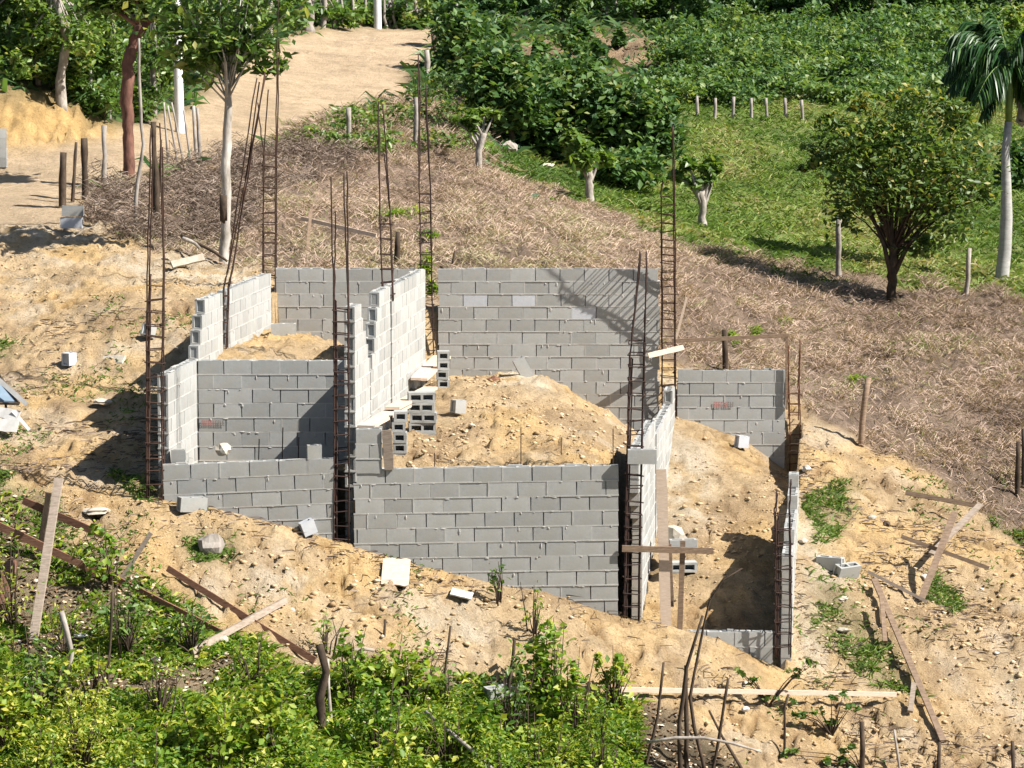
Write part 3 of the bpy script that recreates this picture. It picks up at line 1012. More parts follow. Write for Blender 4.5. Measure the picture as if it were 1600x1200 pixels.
PLK = 'pale scaffold planks beside the middle side wall'
board('plank', 'pale plank nearest the camera, on the block pier', P(572, 667, 40.2), P(640, 628, 43.3), .24, .04, M['wood_new'], 'plank', (1, 0, 0), PLK)
board('plank', 'pale plank in the middle of three, on a block column', P(613, 638, 41.9), P(673, 606, 44.95), .22, .04, M['wood_new'], 'plank', (1, 0, 0), PLK)
board('plank', 'double pale plank farthest along the middle side wall', P(650, 592, 45.0), P(685, 557, 47.9), .17, .04, M['wood_new'], 'plank', (1, 0, 0), PLK)
board('plank', 'second of the two farthest planks, nearer the stacked blocks', P(661, 593, 45.0), P(698, 558, 47.9), .14, .04, M['wood_new'], 'plank', (1, 0, 0), PLK)
board('plank', 'tan board standing upright against the block pier', P(608, 734, 39.98), P(604, 672, 39.98), .13, .03, M['wood_grey'], 'plank', (1, 0, 0))
board('plank', 'tall tan plank standing in front of the right side wall', P(1041, 990, 40.02), P(1033, 733, 40.1), .145, .035, M['wood_new'], 'plank', (1, 0, 0))
board('plank', 'short upright board behind the crossed horizontal board', P(1048, 948, 40.6), P(1044, 850, 40.6), .09, .03, M['wood_old'], 'plank', (1, 0, 0))
board('stake', 'dark square stake nailed to the horizontal board in the pit', P(1062, 988, 40.02), P(1067, 845, 40.02), .07, .05, M['wood_old'], 'stake', (1, 0, 0))
board('board', 'horizontal board fixed across the front column and stakes', P(972, 857, 39.955), P(1114, 861, 39.955), .085, .03, M['wood_old'], 'board', (0, 0, 1))
board('board', 'brown horizontal board running from back corner column to the right', P(1050, 533, 48.3), P(1232, 524, 48.36), .06, .04, M['wood_old'], 'board', (0, 0, 1))
board('stake', 'brown upright board end under the brown horizontal board', P(1229, 640, 48.36), P(1229, 523, 48.36), .035, .035, M['wood_old'], 'stake', (1, 0, 0))
board('board', 'short white board nailed across the back corner column', P(1013, 556, 48.08), P(1068, 543, 48.3), .09, .03, M['wood_new'], 'board', (0, 0.5, 1))
board('plank', 'thin pale batten leaning above the white board', P(1054, 537, 48.3), P(1073, 465, 48.3), .04, .03, M['wood_new'], 'batten', (1, 0, 0))
board('board', 'long horizontal tan rail along the ground in front of the low wall', P(955, 1077, hit(955, 1084, 31).y - .12), P(1400, 1085, hit(1400, 1092, 31).y - .12), .06, .04, M['wood_new'], 'rail', (0, 0, 1))
# left foreground batter boards
def PB(u, v, Y):
    """point just in front of the ground surface seen at the pixel, no deeper than Y"""
    return P(u, v, min(Y, hit(u, min(v + 6, 1290), 31.0).y - 0.05))


BB = 'sawn setting-out boards in the left foreground'
board('board', 'tall tan stake leaning at the far left foreground', PB(52, 1000, 38.0), PB(92, 748, 38.0), .11, .045, M['wood_grey'], 'stake', (1, 0, 0.2), BB)
board('board', 'dark post behind the tall tan leaning stake', PB(62, 860, 38.3), PB(76, 770, 38.3), .07, .06, M['bark_dark'], 'stake', (1, 0, 0), BB)
board('board', 'lowest long brown board sloping from the left edge', PB(-30, 808, 38.15), PB(190, 912, 37.95), .10, .03, M['wood_red'], 'board', (0, 0, 1), BB)
board('board', 'upper brown board sloping past the tall stake', PB(36, 782, 38.4), PB(160, 836, 38.2), .095, .03, M['wood_red'], 'board', (0, 0, 1), BB)
board('board', 'brown board sloping down to the mossy stump', PB(165, 895, 37.95), PB(350, 990, 37.6), .07, .03, M['wood_red'], 'board', (0, 0, 1), BB)
board('board', 'long rusty brown board lying down the sand slope', PB(262, 888, 38.6), PB(492, 1032, 37.7), .08, .03, M['wood_red'], 'board', (0, 0.3, 1), BB)
board('board', 'thick grey pole lying diagonally over the rusty board', PB(300, 1018, 37.5), PB(446, 938, 38.2), .085, .05, M['wood_grey'], 'board', (0, 0.3, 1), BB)
board('board', 'short grey stick standing crooked in the weeds', PB(190, 905, 38.0), PB(236, 832, 38.0), .06, .04, M['wood_grey'], 'board', (1, 0, 0.3), BB)
board('board', 'dark broken stump post at the left edge', PB(5, 948, 38.0), PB(18, 880, 38.0), .16, .1, M['wood_red'], 'stake', (1, 0, 0.3), BB)
# right slope frames
RB = 'sawn setting-out boards on the right slope'
board('board', 'tan board leaning up on the right slope, longest of the crossed pair', PB(1440, 935, 43.2), PB(1492, 800, 43.4), .10, .035, M['wood_old'], 'board', (1, 0, 0), RB)
board('board', 'tan board crossing the leaning one at its top', PB(1455, 866, 43.3), PB(1532, 788, 44.6), .09, .035, M['wood_grey'], 'board', (1, 0, 0), RB)
board('board', 'brown board lying across below the crossed boards', PB(1408, 838, 43.3), PB(1545, 888, 43.0), .06, .03, M['wood_old'], 'board', (0, .2, 1), RB)
board('board', 'weathered board lying at the top of the right sand slope', PB(1415, 770, 46.0), PB(1535, 792, 45.6), .07, .03, M['wood_old'], 'board', (0, .4, 1), RB)
board('board', 'long tan board running down the right slope', PB(1366, 905, 42.3), PB(1474, 1158, 39.4), .085, .035, M['wood_old'], 'board', (1, 0, 0), RB)
board('board', 'thin stick lying above the long tan board', PB(1356, 893, 42.8), PB(1448, 940, 42.4), .045, .03, M['wood_grey'], 'board', (0, .4, 1), RB)
board('stake', 'short dark stake under the lower half of the long tan board', PB(1422, 1112, 39.6), PB(1428, 1068, 39.8), .07, .06, M['wood_grey'], 'stake', (1, 0, 0), RB)
board('stake', 'dark stake under the top of the long tan board', PB(1383, 1003, 41.2), PB(1377, 930, 41.6), .06, .05, M['wood_old'], 'stake', (1, 0, 0), RB)
# upper hillside frame
board('board', 'pale board fixed level on the dry hillside behind the back wall', P(470, 341, 53.0), P(588, 368, 52.5), .07, .03, M['wood_new'], 'board', (0, 0, 1))
board('stake', 'stake holding the pale board on the dry hillside', P(478, 418, 51.8), P(486, 328, 52.9), .05, .04, M['wood_old'], 'stake', (1, 0, 0))
# white flat pieces
board('plywood_sheet', 'whitish square sheet lying on the sand below the front wall', P(597, 893, hit(618, 902).y - .03), P(640, 895, hit(618, 902).y - .03), .55, .02, M['wood_new'], 'sheet', (0, .87, .5))
board('white_sheet', 'small whitish sheet lying right of the square one', P(705, 924, hit(720, 932).y - .02), P(738, 932, hit(720, 932).y - .06), .16, .02, M['white'], 'sheet', (0, .8, .35))
board('plank', 'long white rough slab lying on the left soil slope', P(110, 566, 45.9), P(194, 562, 45.5), .16, .05, M['white_stone'], 'slab', (0, .6, .5))
board('plank', 'white branch or slab at the pale heap top left of the house', P(268, 414, 50.1), P(318, 402, 50.4), .12, .06, M['white_stone'], 'slab', (0, .4, .6))


# ------------------------------------------------------------------ rebar columns
def wavy(p0, p1, n, amp, rnd):
    return [p0.lerp(p1, i / n) + Vector((rnd.uniform(-amp, amp), rnd.uniform(-amp, amp), 0)) * (0 if i == 0 else 1) for i in range(n + 1)]


def rebar_column(label, path, hw, tips, tie_v, tie_step=0.165, mat='rust', rad=0.0108, seed=1, tie_hw=None, extra=0):
    """path: [(u,v,Y)] centre line from foot to end of the caged length; tips: per-bar end (u,v,Y)"""
    rnd = random.Random(seed)
    pts = [P(*q) for q in path]
    root = thing('rebar_column', label, 'rebar column', pts[0], 'rusty rebar column cages of the house')
    offs = [(-hw, -hw), (hw, -hw), (hw, hw), (-hw, hw), (-hw + .035, -hw + .01), (-hw + .02, hw - .04), (hw - .04, 0.01), (0, -hw)][:4 + extra]
    for k, (ox, oy) in enumerate(offs):
        line = [q + Vector((ox + rnd.uniform(-.006, .006), oy, 0)) for q in pts]
        full = []
        for i in range(len(line) - 1):
            seg = wavy(line[i], line[i + 1], 6, 0.006, rnd)
            full += seg[:-1]
        if k < len(tips):
            tip = P(*tips[k]) + Vector((ox * .3, oy * .5, 0))
        else:
            tip = line[-1]
        seg = wavy(line[-1], tip, 8, 0.008, rnd)
        full += seg
        mb = MB(); mb.tube(full, rad, 5)
        mb.build('rebar', M[mat], root, smooth=True)
    # square ties
    tb = MB()
    h2 = (tie_hw or hw) + 0.012
    cs = [Vector((-h2, -h2, 0)), Vector((h2, -h2, 0)), Vector((h2, h2, 0)), Vector((-h2, h2, 0))]
    for q in range(4):
        tb.tube([cs[q], cs[(q + 1) % 4]], 0.008, 4)
    tme = tb.mesh('tie', M[mat])
    z0 = P(path[0][0], tie_v[0], path[0][2]).z
    z1 = P(path[-1][0], tie_v[1], path[-1][2]).z
    z = z0
    while z < z1:
        # centre at height z
        c_ = None
        for i in range(len(pts) - 1):
            if pts[i].z <= z <= pts[i + 1].z + 1e-6:
                c_ = pts[i].lerp(pts[i + 1], (z - pts[i].z) / max(pts[i + 1].z - pts[i].z, 1e-6))
        if c_ is None:
            c_ = Vector((pts[-1].x, pts[-1].y, z)) if z > pts[-1].z else Vector((pts[0].x, pts[0].y, z))
        o = bpy.data.objects.new('tie', tme)
        o.location = c_ - root.location
        o.rotation_euler = (rnd.uniform(-.12, .12), rnd.uniform(-.13, .13), rnd.uniform(-.2, .2))
        o.parent = root
        COL.objects.link(o)
        z += tie_step * rnd.uniform(0.85, 1.15)
    return root


rebar_column('front left rusty rebar column with bars drawn together at the top', [(242, 790, 40.08), (242, 560, 40.08), (244, 430, 40.1)], 0.105,
             [(240, 200, 40.0), (247, 192, 40.0), (250, 230, 40.0), (243, 215, 40)], (775, 430), 0.175, 'rust', seed=2, extra=2)
rebar_column('front centre rusty rebar column between the two front walls', [(534, 850, 40.1), (534, 600, 40.1), (533, 470, 40.1)], 0.095,
             [(521, 276, 40.05), (534, 272, 40.05), (539, 268, 40.05), (527, 330, 40.05)], (840, 470), 0.175, 'rust_dark', seed=3, extra=2)
rebar_column('front right rebar column whose bars lean together towards the top', [(986, 985, 40.1), (991, 730, 40.1), (995, 560, 40.1)], 0.10,
             [(1004, 392, 40.1), (1007, 392, 40.1), (1008, 400, 40.1), (1006, 396, 40.1)], (970, 520), 0.18, 'rust_dark', seed=4, extra=2)
rebar_column('far right front rebar column standing in the dark pit corner', [(1223, 1025, 40.0), (1224, 900, 40.0), (1222, 800, 40.0)], 0.10,
             [(1217, 765, 40.0), (1232, 748, 40.0), (1233, 752, 40), (1219, 772, 40)], (1010, 800), 0.18, 'rust_dark', seed=5, extra=1)
rebar_column('back right corner rebar column beside the brown upright board', [(1241, 745, 48.47), (1241, 640, 48.47), (1240, 600, 48.47)], 0.085,
             [(1233, 532, 48.47), (1248, 530, 48.47), (1247, 548, 48.47), (1236, 540, 48.47)], (740, 610), 0.17, 'rust_orange', seed=6)
rebar_column('tall rebar column at the right end of the large back wall', [(1045, 650, 48.42), (1045, 500, 48.38), (1044, 377, 48.10), (1043, 300, 47.92)], 0.105,
             [(1038, 282, 47.88), (1048, 198, 47.7), (1049, 196, 47.7), (1040, 284, 47.88), (1037, 275, 47.85), (1039, 290, 47.88), (1047, 240, 47.8)], (640, 300), 0.135, 'rust', rad=.011, seed=7, extra=0)
rebar_column('thin tall rebar column between middle side wall and large back wall', [(670, 590, 48.47), (666, 430, 48.47), (664, 290, 48.47)], 0.09,
             [(656, 84, 48.47), (663, 130, 48.47), (662, 160, 48.47), (659, 110, 48.47)], (580, 290), 0.17, 'rust_dark', seed=8)
rebar_column('rebar column rising out of the joint in the middle side wall', [(607, 470, 43.45), (604, 400, 43.45), (602, 330, 43.45)], 0.075,
             [(594, 158, 43.4), (596, 162, 43.4), (598, 240, 43.4), (595, 200, 43.4)], (460, 335), 0.2, 'rust_dark', seed=9)
rebar_column('rebar column behind the left room rising against the dry slope', [(424, 540, 48.47), (421, 400, 48.47), (422, 240, 48.47)], 0.10,
             [(406, 160, 48.4), (432, -20, 48.4), (433, 60, 48.4), (421, 140, 48.4)], (530, 230), 0.18, 'rust', seed=10)
rebar_column('leaning pair of rusty bars rising from the left side wall joint', [(350, 560, 43.97), (353, 450, 43.97), (360, 420, 43.97)], 0.035,
             [(402, 122, 43.9), (414, 112, 43.9), (404, 128, 43.9), (416, 118, 43.9)], (550, 440), 0.2, 'rust', seed=12)
# short starter bars
for (u, v, h, Y, lab) in ((404, 716, 30, 40.9, 'left'), (441, 716, 48, 40.8, 'middle'), (466, 715, 32, 40.9, 'right')):
    mb = MB(); a = P(u, v + 6, Y); mb.tube([a, P(u + 1, v - h, Y)], 0.008, 5)
    tag(mb.build('rebar_rod', M['rust_dark'], None, a), 'short upright starter bar in the left room, the %s of three' % lab, 'rebar rod', 'short starter bars in the left room')
for (u, v, h, Y, lab) in ((814, 738, 70, 40.6, 'tallest one, left of centre'), (958, 735, 65, 40.6, 'right hand one near the front right column'), (679, 736, 28, 40.5, 'short one by the hollow blocks'), (877, 738, 55, 41.0, 'thin one in the middle of the mound')):
    mb = MB(); a = P(u, v + 6, Y); mb.tube([a, P(u, v - h, Y)], 0.007, 5)
    tag(mb.build('rebar_rod', M['rust'], None, a), 'upright rusty rod in the middle room sand, ' + lab, 'rebar rod', 'rods in the middle room sand')


# ------------------------------------------------------------------ posts, sticks, poles
def stick(name, label, base, pts, r0, r1, mat, cat='post', group=None, jit=0.12, Y=None, sink=0.12, n=7, smooth=True, fixed=False, wob=0.22):
    """crooked pole: base pixel on the ground, further pixels at the same depth; radii in photograph pixels"""
    g = P(base[0], base[1], Y) if fixed else hit(base[0], base[1], Y or 31.0)
    Yb = g.y
    s = Yb / F
    line = [g + Vector((0, 0, -sink)), g] + [P(u, v, Yb) for (u, v) in pts]
    # subdivide for a natural crooked outline
    out = []
    for i in range(len(line) - 1):
        L = (line[i + 1] - line[i]).length
        k = max(1, int(L / 0.25))
        for q in range(k):
            out.append(line[i].lerp(line[i + 1], q / k) + Vector((random.uniform(-1, 1), random.uniform(-1, 1), 0)) * (r0 * s * wob if i + q else 0))
    out.append(line[-1])
    N = len(out)
    rad = [(r0 + (r1 - r0) * i / (N - 1)) * s * (random.uniform(.88, 1.12) if wob else 1) for i in range(N)]
    mb = MB(); mb.tube(out, rad, n, jit)
    o = mb.build(name, M[mat], None, g, smooth=smooth)
    if label:
        tag(o, label, cat, group)
    return o


RP = 'rough fence posts along the dirt road'
stick('fence_post', 'dark thick post above the pair of grey blocks, leftmost of three', (98, 322), [(99, 238)], 5.5, 5, 'bark_dark', group=RP, Y=53)
stick('fence_post', 'thin dark post in the middle of the three by the grey blocks', (113, 314), [(119, 222)], 3.2, 2.5, 'bark_dark', group=RP, Y=53)
stick('fence_post', 'dark thick post, right one of the three by the grey blocks', (133, 310), [(131, 216)], 5.5, 5, 'bark_dark', group=RP, Y=53)
stick('fence_post', 'grey brown post at the road edge left of the red trunk', (163, 292), [(163, 196)], 4.5, 4, 'bark_grey', group=RP, Y=53)
stick('fence_post', 'crooked grey living stake rising from the dead vines', (213, 360), [(212, 310), (224, 225), (219, 170), (217, 60)], 4, 2, 'bark_grey', group=RP, Y=53)
stick('fence_post', 'dark forked stake behind the front left rebar column', (246, 352), [(243, 270), (240, 190)], 5.5, 4, 'bark_dark', group=RP, Y=52)
stick('fence_post', 'thin dark stick leaning against the dark forked stake', (247, 330), [(252, 218)], 2.5, 1.5, 'bark_dark', group=RP, Y=52)
for (u0, v0, u1, v1, r, lab) in ((263, 262, 256, 160, 2, 'first thin stake left of the pale utility pole'), (278, 258, 262, 165, 2, 'second thin stake, leaning left'), (286, 250, 268, 160, 1.8, 'third thin stake, leaning left'),
                                 (299, 258, 287, 172, 2, 'fourth thin stake, right of the pale pole foot'), (307, 250, 302, 165, 3, 'thicker stake of the close pair'), (313, 257, 308, 168, 3, 'right stake of the close pair')):
    stick('fence_stake', lab, (u0, v0), [(u1, v1)], r, r * .8, 'bark_grey', 'stake', 'thin stakes along the road fence', Y=56)
VP_ = 'posts on the dry hillside and its edge'
stick('fence_post', 'whitish grey post at the far end of the dirt road grass', (545, 232), [(544, 168)], 5, 4, 'bark_pale', group=VP_, Y=56)
stick('fence_post', 'grey post directly behind the thin tall rebar column', (649, 235), [(650, 152)], 4, 3.5, 'bark_grey', group=VP_, Y=56)
stick('fence_post', 'grey post by the shade on the dirt road bend', (667, 118), [(667, 78)], 4.5, 4, 'bark_grey', group=VP_, Y=70)
stick('fence_post', 'grey post at the top of the road under the dark trees', (693, 78), [(694, 42)], 4, 3.5, 'bark_grey', group=VP_, Y=80)
stick('fence_post', 'thin dark post right of the crooked post on the road crest', (680, 85), [(676, 52)], 3, 3, 'bark_dark', group=VP_, Y=80)
stick('fence_post', 'short charred post poking up behind the back left wall', (619, 415), [(622, 362)], 5, 4, 'bark_dark', group=VP_, Y=51)
stick('fence_post', 'little dark stub behind the left end of the large back wall', (706, 418), [(711, 392)], 3, 2, 'bark_dark', group=VP_, Y=50.5)
stick('fence_post', 'rough post with pale side standing behind the back right wall', (1134, 580), [(1133, 515)], 5.5, 4.5, 'bark_dark', group=VP_, Y=50)
stick('fence_post', 'straight grey post in front of the olive tree, left', (1310, 432), [(1311, 338)], 5, 4.5, 'bark_grey', group=VP_, Y=53)
stick('fence_post', 'thin post between the olive tree and the palm', (1510, 462), [(1515, 388)], 4.5, 4, 'bark_grey', group=VP_, Y=53)
stick('fence_post', 'crooked brown post leaning at the edge of the sand, right slope', (1346, 688), [(1347, 660), (1357, 590)], 5, 5, 'wood_old', group=VP_, Y=44)
stick('fence_post', 'short dark post cut by the right edge of the photograph', (1589, 775), [(1591, 690)], 4.5, 3.5, 'bark_dark', group=VP_, Y=44)
stick('fence_post', 'dark post at the extreme right edge above the short one', (1600, 760), [(1599, 670)], 4.5, 3.5, 'bark_dark', group=VP_, Y=44)
for i, (u, v) in enumerate(((1090, 184), (1117, 187), (1145, 185), (1174, 187), (1198, 187), (1227, 187), (1254, 190))):
    stick('fence_post', 'pale post at the foot of the bushes on the pasture edge, %s from the left' % ['first', 'second', 'third', 'fourth', 'fifth', 'sixth', 'seventh'][i], (u, v), [(u + random.uniform(-2, 2), v - 34)], 2.8, 2.4, 'bark_grey', group='posts along the pasture edge', Y=75)
FG = 'bare sticks and stakes in the foreground'
stick('fence_stake', 'pale stick with flaking bark left of the white scrap', (112, 1105), [(106, 1060), (112, 1020), (96, 955)], 5, 4.5, 'bark_grey', 'stake', FG, Y=33)
stick('fence_stake', 'thin dark stem under the end of the lowest brown board', (168, 1085), [(176, 925)], 2.5, 2.5, 'bark_dark', 'stake', FG, Y=33)
stick('fence_stake', 'dark reddish charred stump in the shrubs', (503, 1135), [(498, 1090), (508, 1050), (499, 1008)], 9, 6, 'bark_dark', 'stump', FG, Y=33)
stick('fence_stake', 'pale barked side of the charred stump', (516, 1125), [(512, 1030)], 4, 2.5, 'bark_pale', 'stake', FG, Y=33)
stick('fence_stake', 'thin brown stick left of the clump of sticks', (1010, 1195), [(1028, 1120), (1037, 1035)], 3, 2, 'bark_dark', 'stake', FG, Y=33)
stick('fence_stake', 'left bent stem of the tall arching sapling', (1063, 1215), [(1062, 1130), (1072, 1045), (1098, 962)], 4.5, 2.5, 'bark_dark', 'stem', FG, Y=33)
stick('fence_stake', 'tall sapling arching over towards the dark pit', (1105, 1215), [(1085, 1140), (1078, 1090), (1095, 1000), (1108, 940), (1130, 905), (1160, 888)], 3.5, 1.2, 'bark_dark', 'sapling', FG, Y=33)
stick('fence_stake', 'dark straight stake standing in the clump of sticks', (1073, 1215), [(1072, 1040)], 4, 3.5, 'bark_dark', 'stake', FG, Y=33)
stick('fence_stake', 'thin stick with a knobbed end right of the clump', (1112, 1210), [(1124, 1150), (1138, 1060)], 3, 2.2, 'bark_dark', 'stake', FG, Y=33)
stick('fence_stake', 'forked sapling stem leaning right of the clump', (1165, 1215), [(1128, 1150), (1108, 1110)], 3.2, 2, 'bark_dark', 'stem', FG, Y=33)
stick('fence_stake', 'thin straight stem through the leafy twigs near the low wall', (1226, 1175), [(1226, 1105), (1232, 1085)], 2.5, 2, 'bark_dark', 'stem', FG, Y=33)
stick('fence_stake', 'dark knobbed post at the bottom right of the foreground', (1347, 1215), [(1347, 1128)], 5, 4.5, 'bark_dark', 'post', FG, Y=33)
stick('fence_stake', 'thin leaning stick right of the knobbed post', (1405, 1200), [(1397, 1140)], 2.5, 2, 'bark_grey', 'stake', FG, Y=33)
stick('fence_stake', 'straight dark stake below the end of the long tan board', (1467, 1215), [(1468, 1160)], 3.5, 3, 'bark_dark', 'stake', FG, Y=33)
stick('fence_stake', 'dark stake near the bottom right corner', (1584, 1215), [(1582, 1158)], 4, 3.5, 'bark_dark', 'stake', FG, Y=33)
stick('fence_stake', 'brown stem in front of the wide block wall', (790, 1120), [(797, 1060), (804, 1000)], 3.5, 2.5, 'bark_dark', 'stem', FG, Y=33)
stick('fence_stake', 'thin upright twig below the square sheet', (692, 1075), [(704, 978)], 2.5, 2, 'bark_dark', 'stem', FG, Y=33)
stick('fence_stake', 'short reddish twig on the sand slope', (600, 1000), [(602, 968)], 2.5, 2, 'bark_dark', 'stem', FG, Y=33)
stick('fence_stake', 'brown stub on the sand right of the tall sapling stems', (1162, 760), [(1165, 700)], 0.1, 0.1, 'bark_dark', 'stem', FG, Y=43, fixed=False) if False else None
# lying branches
for (lab, p0, p1, r, m) in (('long pole lying through the shrubs at the bottom centre', (665, 1112, 36.3), (795, 1228, 35.0), .028, 'bark_grey'),
                            ('arched grey twig crossing the clump of sticks', (1010, 1160, 36.8), (1190, 1175, 36.8), .02, 'bark_grey'),
                            ('curved brown twig lying on the right lower slope', (1440, 1142, 39.3), (1545, 1190, 38.9), .02, 'bark_dark'),
                            ('bleached stick lying on the heap left of the house', (285, 372, 51.0), (312, 388, 51.0), .035, 'bark_pale'),
                            ('fallen stick in the dead vines by the white trunk', (283, 368, 52.0), (355, 408, 51.6), .03, 'bark_dark'),
                            ('pale stick sunk in the litter near the charred stump', (528, 1024, 37.3), (585, 1016, 37.4), .03, 'wood_grey')):
    a = P(*p0); b_ = P(*p1)
    mid = a.lerp(b_, .5) + Vector((0, 0, 0.12 if 'arched' in lab else 0.03))
    mb = MB(); mb.tube([a, a.lerp(mid, .5) + Vector((0, 0, .03 if 'arched' in lab else 0)), mid, mid.lerp(b_, .5) + Vector((0, 0, .02)), b_], [r, r * 1.05, r, r * .9, r * .7], 6, .1)
    tag(mb.build('fallen_branch', M[m], None, a, smooth=True), lab, 'branch')

# utility poles
for (lab, u, v, u1, v1, r0, r1, Y) in (('white painted utility pole at the crest of the dirt road', 590, 45, 587, -170, 6.5, 5.5, 96), ('pale utility pole left of the dirt road among leaves', 281, 205, 272, -120, 8, 5.5, 62)):
    stick('utility_pole', lab, (u, v), [(u1, v1)], r0, r1, 'pole', 'utility pole', 'utility poles along the road', jit=0, wob=0, Y=Y - 4, n=12)

# concrete block stack cut by the left edge
g = hit(2, 262, 55)
for k in range(4):
    o = bpy.data.objects.new('concrete_block', FULL[k]); COL.objects.link(o)
    o.location = g + Vector((-.08, 0, .1 + k * .2)); o.rotation_euler = (0, 0, .08 * k)
    tag(o, '%s block of the stack cut by the left edge, under the bank' % ['bottom', 'second', 'third', 'top'][k], 'block', 'blocks stacked at the left edge of the road')
for k in range(2):
    o = bpy.data.objects.new('concrete_block', FULL[k + 2]); COL.objects.link(o)
    o.location = g + Vector((-.5, .1, .1 + k * .2)); tag(o, 'block hidden behind the stack at the left edge, %s one' % ['lower', 'upper'][k], 'block', 'blocks stacked at the left edge of the road')

# blue grey sheet lean-to at the left edge, with white broken sheets below
t = thing('sheet_shelter', 'blue grey sheet roof corner sticking in at the left edge', 'shelter', hit(-40, 668, 40))
Yg = t.location.y
mb = MB(); mb.add([P(-60, 622, Yg), P(28, 627, Yg), P(-4, 584, Yg + .5), P(-60, 560, Yg + .7), P(-60, 626, Yg), P(28, 631, Yg), P(-4, 588, Yg + .5), P(-60, 564, Yg + .7)],
                  [(0, 1, 2, 3), (7, 6, 5, 4), (0, 4, 5, 1), (1, 5, 6, 2), (2, 6, 7, 3), (3, 7, 4, 0)])
mb.build('roof_sheet', M['blue_sheet'], t)
mb = MB(); mb.tube([P(-4, 582, Yg + .45), P(30, 630, Yg - .05)], .02, 6); mb.tube([P(-60, 629, Yg), P(30, 631, Yg - .05)], .02, 6)
mb.build('edge_rail', M['bark_dark'], t)
mb = MB(); mb.tube([P(-30, 670, Yg), P(-30, 628, Yg + .05)], .02, 6); mb.build('leg', M['bark_dark'], t)
mb = MB(); mb.tube([P(10, 668, Yg), P(9, 628, Yg + .05)], .02, 6); mb.build('leg', M['bark_dark'], t)
for (lab, a, b_, w) in (('long white strip reaching right of the blue sheet', (-6, 590, 43.3), (42, 632, 42.9), .07), ('upper white broken sheet under the blue roof', (-20, 640, 43.1), (30, 650, 42.9), .16),
                        ('lower white broken sheet at the left edge', (-20, 662, 42.9), (28, 666, 42.8), .2), ('thin white strip pointing down right at the left edge', (20, 642, 42.95), (46, 672, 42.8), .05)):
    board('white_sheet', lab, P(*a), P(*b_), w, .015, M['white'], 'sheet', (0, .5, .8), 'white broken sheets at the left edge')


# stones and scraps
def stone(label, u, v, r, mat, Y0=33, sq=(1, .8, .7), name='stone', cat='stone', group=None, sub=1, Yfix=None):
    g = P(u, v, Yfix) if Yfix else hit(u, v, Y0)
    bm_v = []
    rnd = random.Random(int(u * 3 + v))
    import bmesh
    bm = bmesh.new()
    bmesh.ops.create_icosphere(bm, subdivisions=sub + 1, radius=r * g.y / F)
    for q in bm.verts:
        f_ = 1 + rnd.uniform(-.22, .22)
        q.co = Vector((q.co.x * sq[0] * f_, q.co.y * sq[1] * f_, q.co.z * sq[2] * f_))
    me_ = bpy.data.meshes.new(name); bm.to_mesh(me_); bm.free()
    me_.materials.append(M[mat])
    o = bpy.data.objects.new(name, me_); COL.objects.link(o)
    o.location = g + Vector((0, 0, r * .3 * g.y / F)); o.rotation_euler = (0, 0, rnd.uniform(0, 6))
    return tag(o, label, cat, group)


WS = 'pale stones and scraps on the soil'
for (u, v, r, m, lab) in ((125, 998, 13, 'white', 'white crumpled plastic scrap in the left foreground weeds'), (152, 805, 24, 'white_stone', 'large whitish flat stone at the edge of the left weeds'),
                          (76, 1032, 6, 'white_stone', 'small round pale stone below the white plastic scrap'), (347, 1003, 10, 'white_stone', 'yellowish stone under the diagonal grey pole'),
                          (716, 1083, 11, 'white_stone', 'pale flat stone in the litter by the half hidden block'), (983, 1096, 9, 'white', 'bright white round stone below the end of the rail'),
                          (1165, 1110, 7, 'white', 'small white scrap right of the sapling clump'), (243, 1033, 8, 'white_stone', 'pale stone deep in the left foreground shrubs'),
                          (160, 632, 15, 'white_stone', 'pale lump in the middle of the left soil slope'), (1318, 988, 13, 'white_stone', 'pale grey lump at the edge of the right green weeds'),
                          (1316, 940, 12, 'white_stone', 'grey white lump below the pair of blocks on the right'), (1487, 1033, 9, 'white', 'white scrap on the far right slope'),
                          (1362, 812, 8, 'white_stone', 'left pale stone of the small rubble row, right slope'), (1385, 822, 8, 'bark_dark', 'dark stone in the small rubble row, right slope'),
                          (1260, 735, 9, 'white_stone', 'white mortar lump on top of the far right wall'), (1255, 848, 7, 'white_stone', 'white stone in the hollow by the far right wall'),
                          (455, 958, 8, 'white_stone', 'pale stone on the rubble above the grey pole'), (1447, 905, 9, 'white', 'white crumpled scrap behind the leaning board'),
                          (330, 862, 20, 'litter_stump', 'brown mossy stump on the sand slope'), (1165, 1070, 5, 'white_stone', 'tiny pale stone behind the rail')):
    if m == 'litter_stump':
        stone(lab, u, v, r, 'bark_grey', 33, (1, .8, 1.0), 'tree_stump', 'stump', None)
    else:
        stone(lab, u, v, r, m, 33, (1, .8, .6 if r < 11 else .25), 'stone' if 'scrap' not in lab else 'scrap', 'stone' if 'scrap' not in lab else 'scrap', WS)
stone('round white bucket-like lump on the ground of the left room', 348, 706, 12, 'white_stone', 40, (1, .8, .9), 'stone', 'stone', WS, 1, 40.35)
stone('brown rag heap at the top of the sand mound', 771, 600, 13, 'brown_cloth', 40, (1.2, .8, .7), 'rag_heap', 'rag', None, 1, 47.4)
stone('brown rag lower left of the heap on the mound', 752, 618, 11, 'brown_cloth', 40, (1.3, .8, .4), 'rag_heap', 'rag', None, 1, 46.7)
stone('dark clothes bundle hanging in the gap by the back wall', 674, 498, 13, 'bark_dark', 40, (.8, .7, 1.5), 'bundle', 'bundle', None, 1, 49.0)
stone('pale boulder under the crossed boards in the pit', 1052, 850, 26, 'white_stone', 40, (1, .8, .8), 'boulder', 'boulder', None, 1, 42.6)
stone('tangle of pale driftwood at the edge of the large leaved trees', 797, 238, 17, 'bark_grey', 60, (1, .8, .7), 'root_stump', 'stump', None, 1)
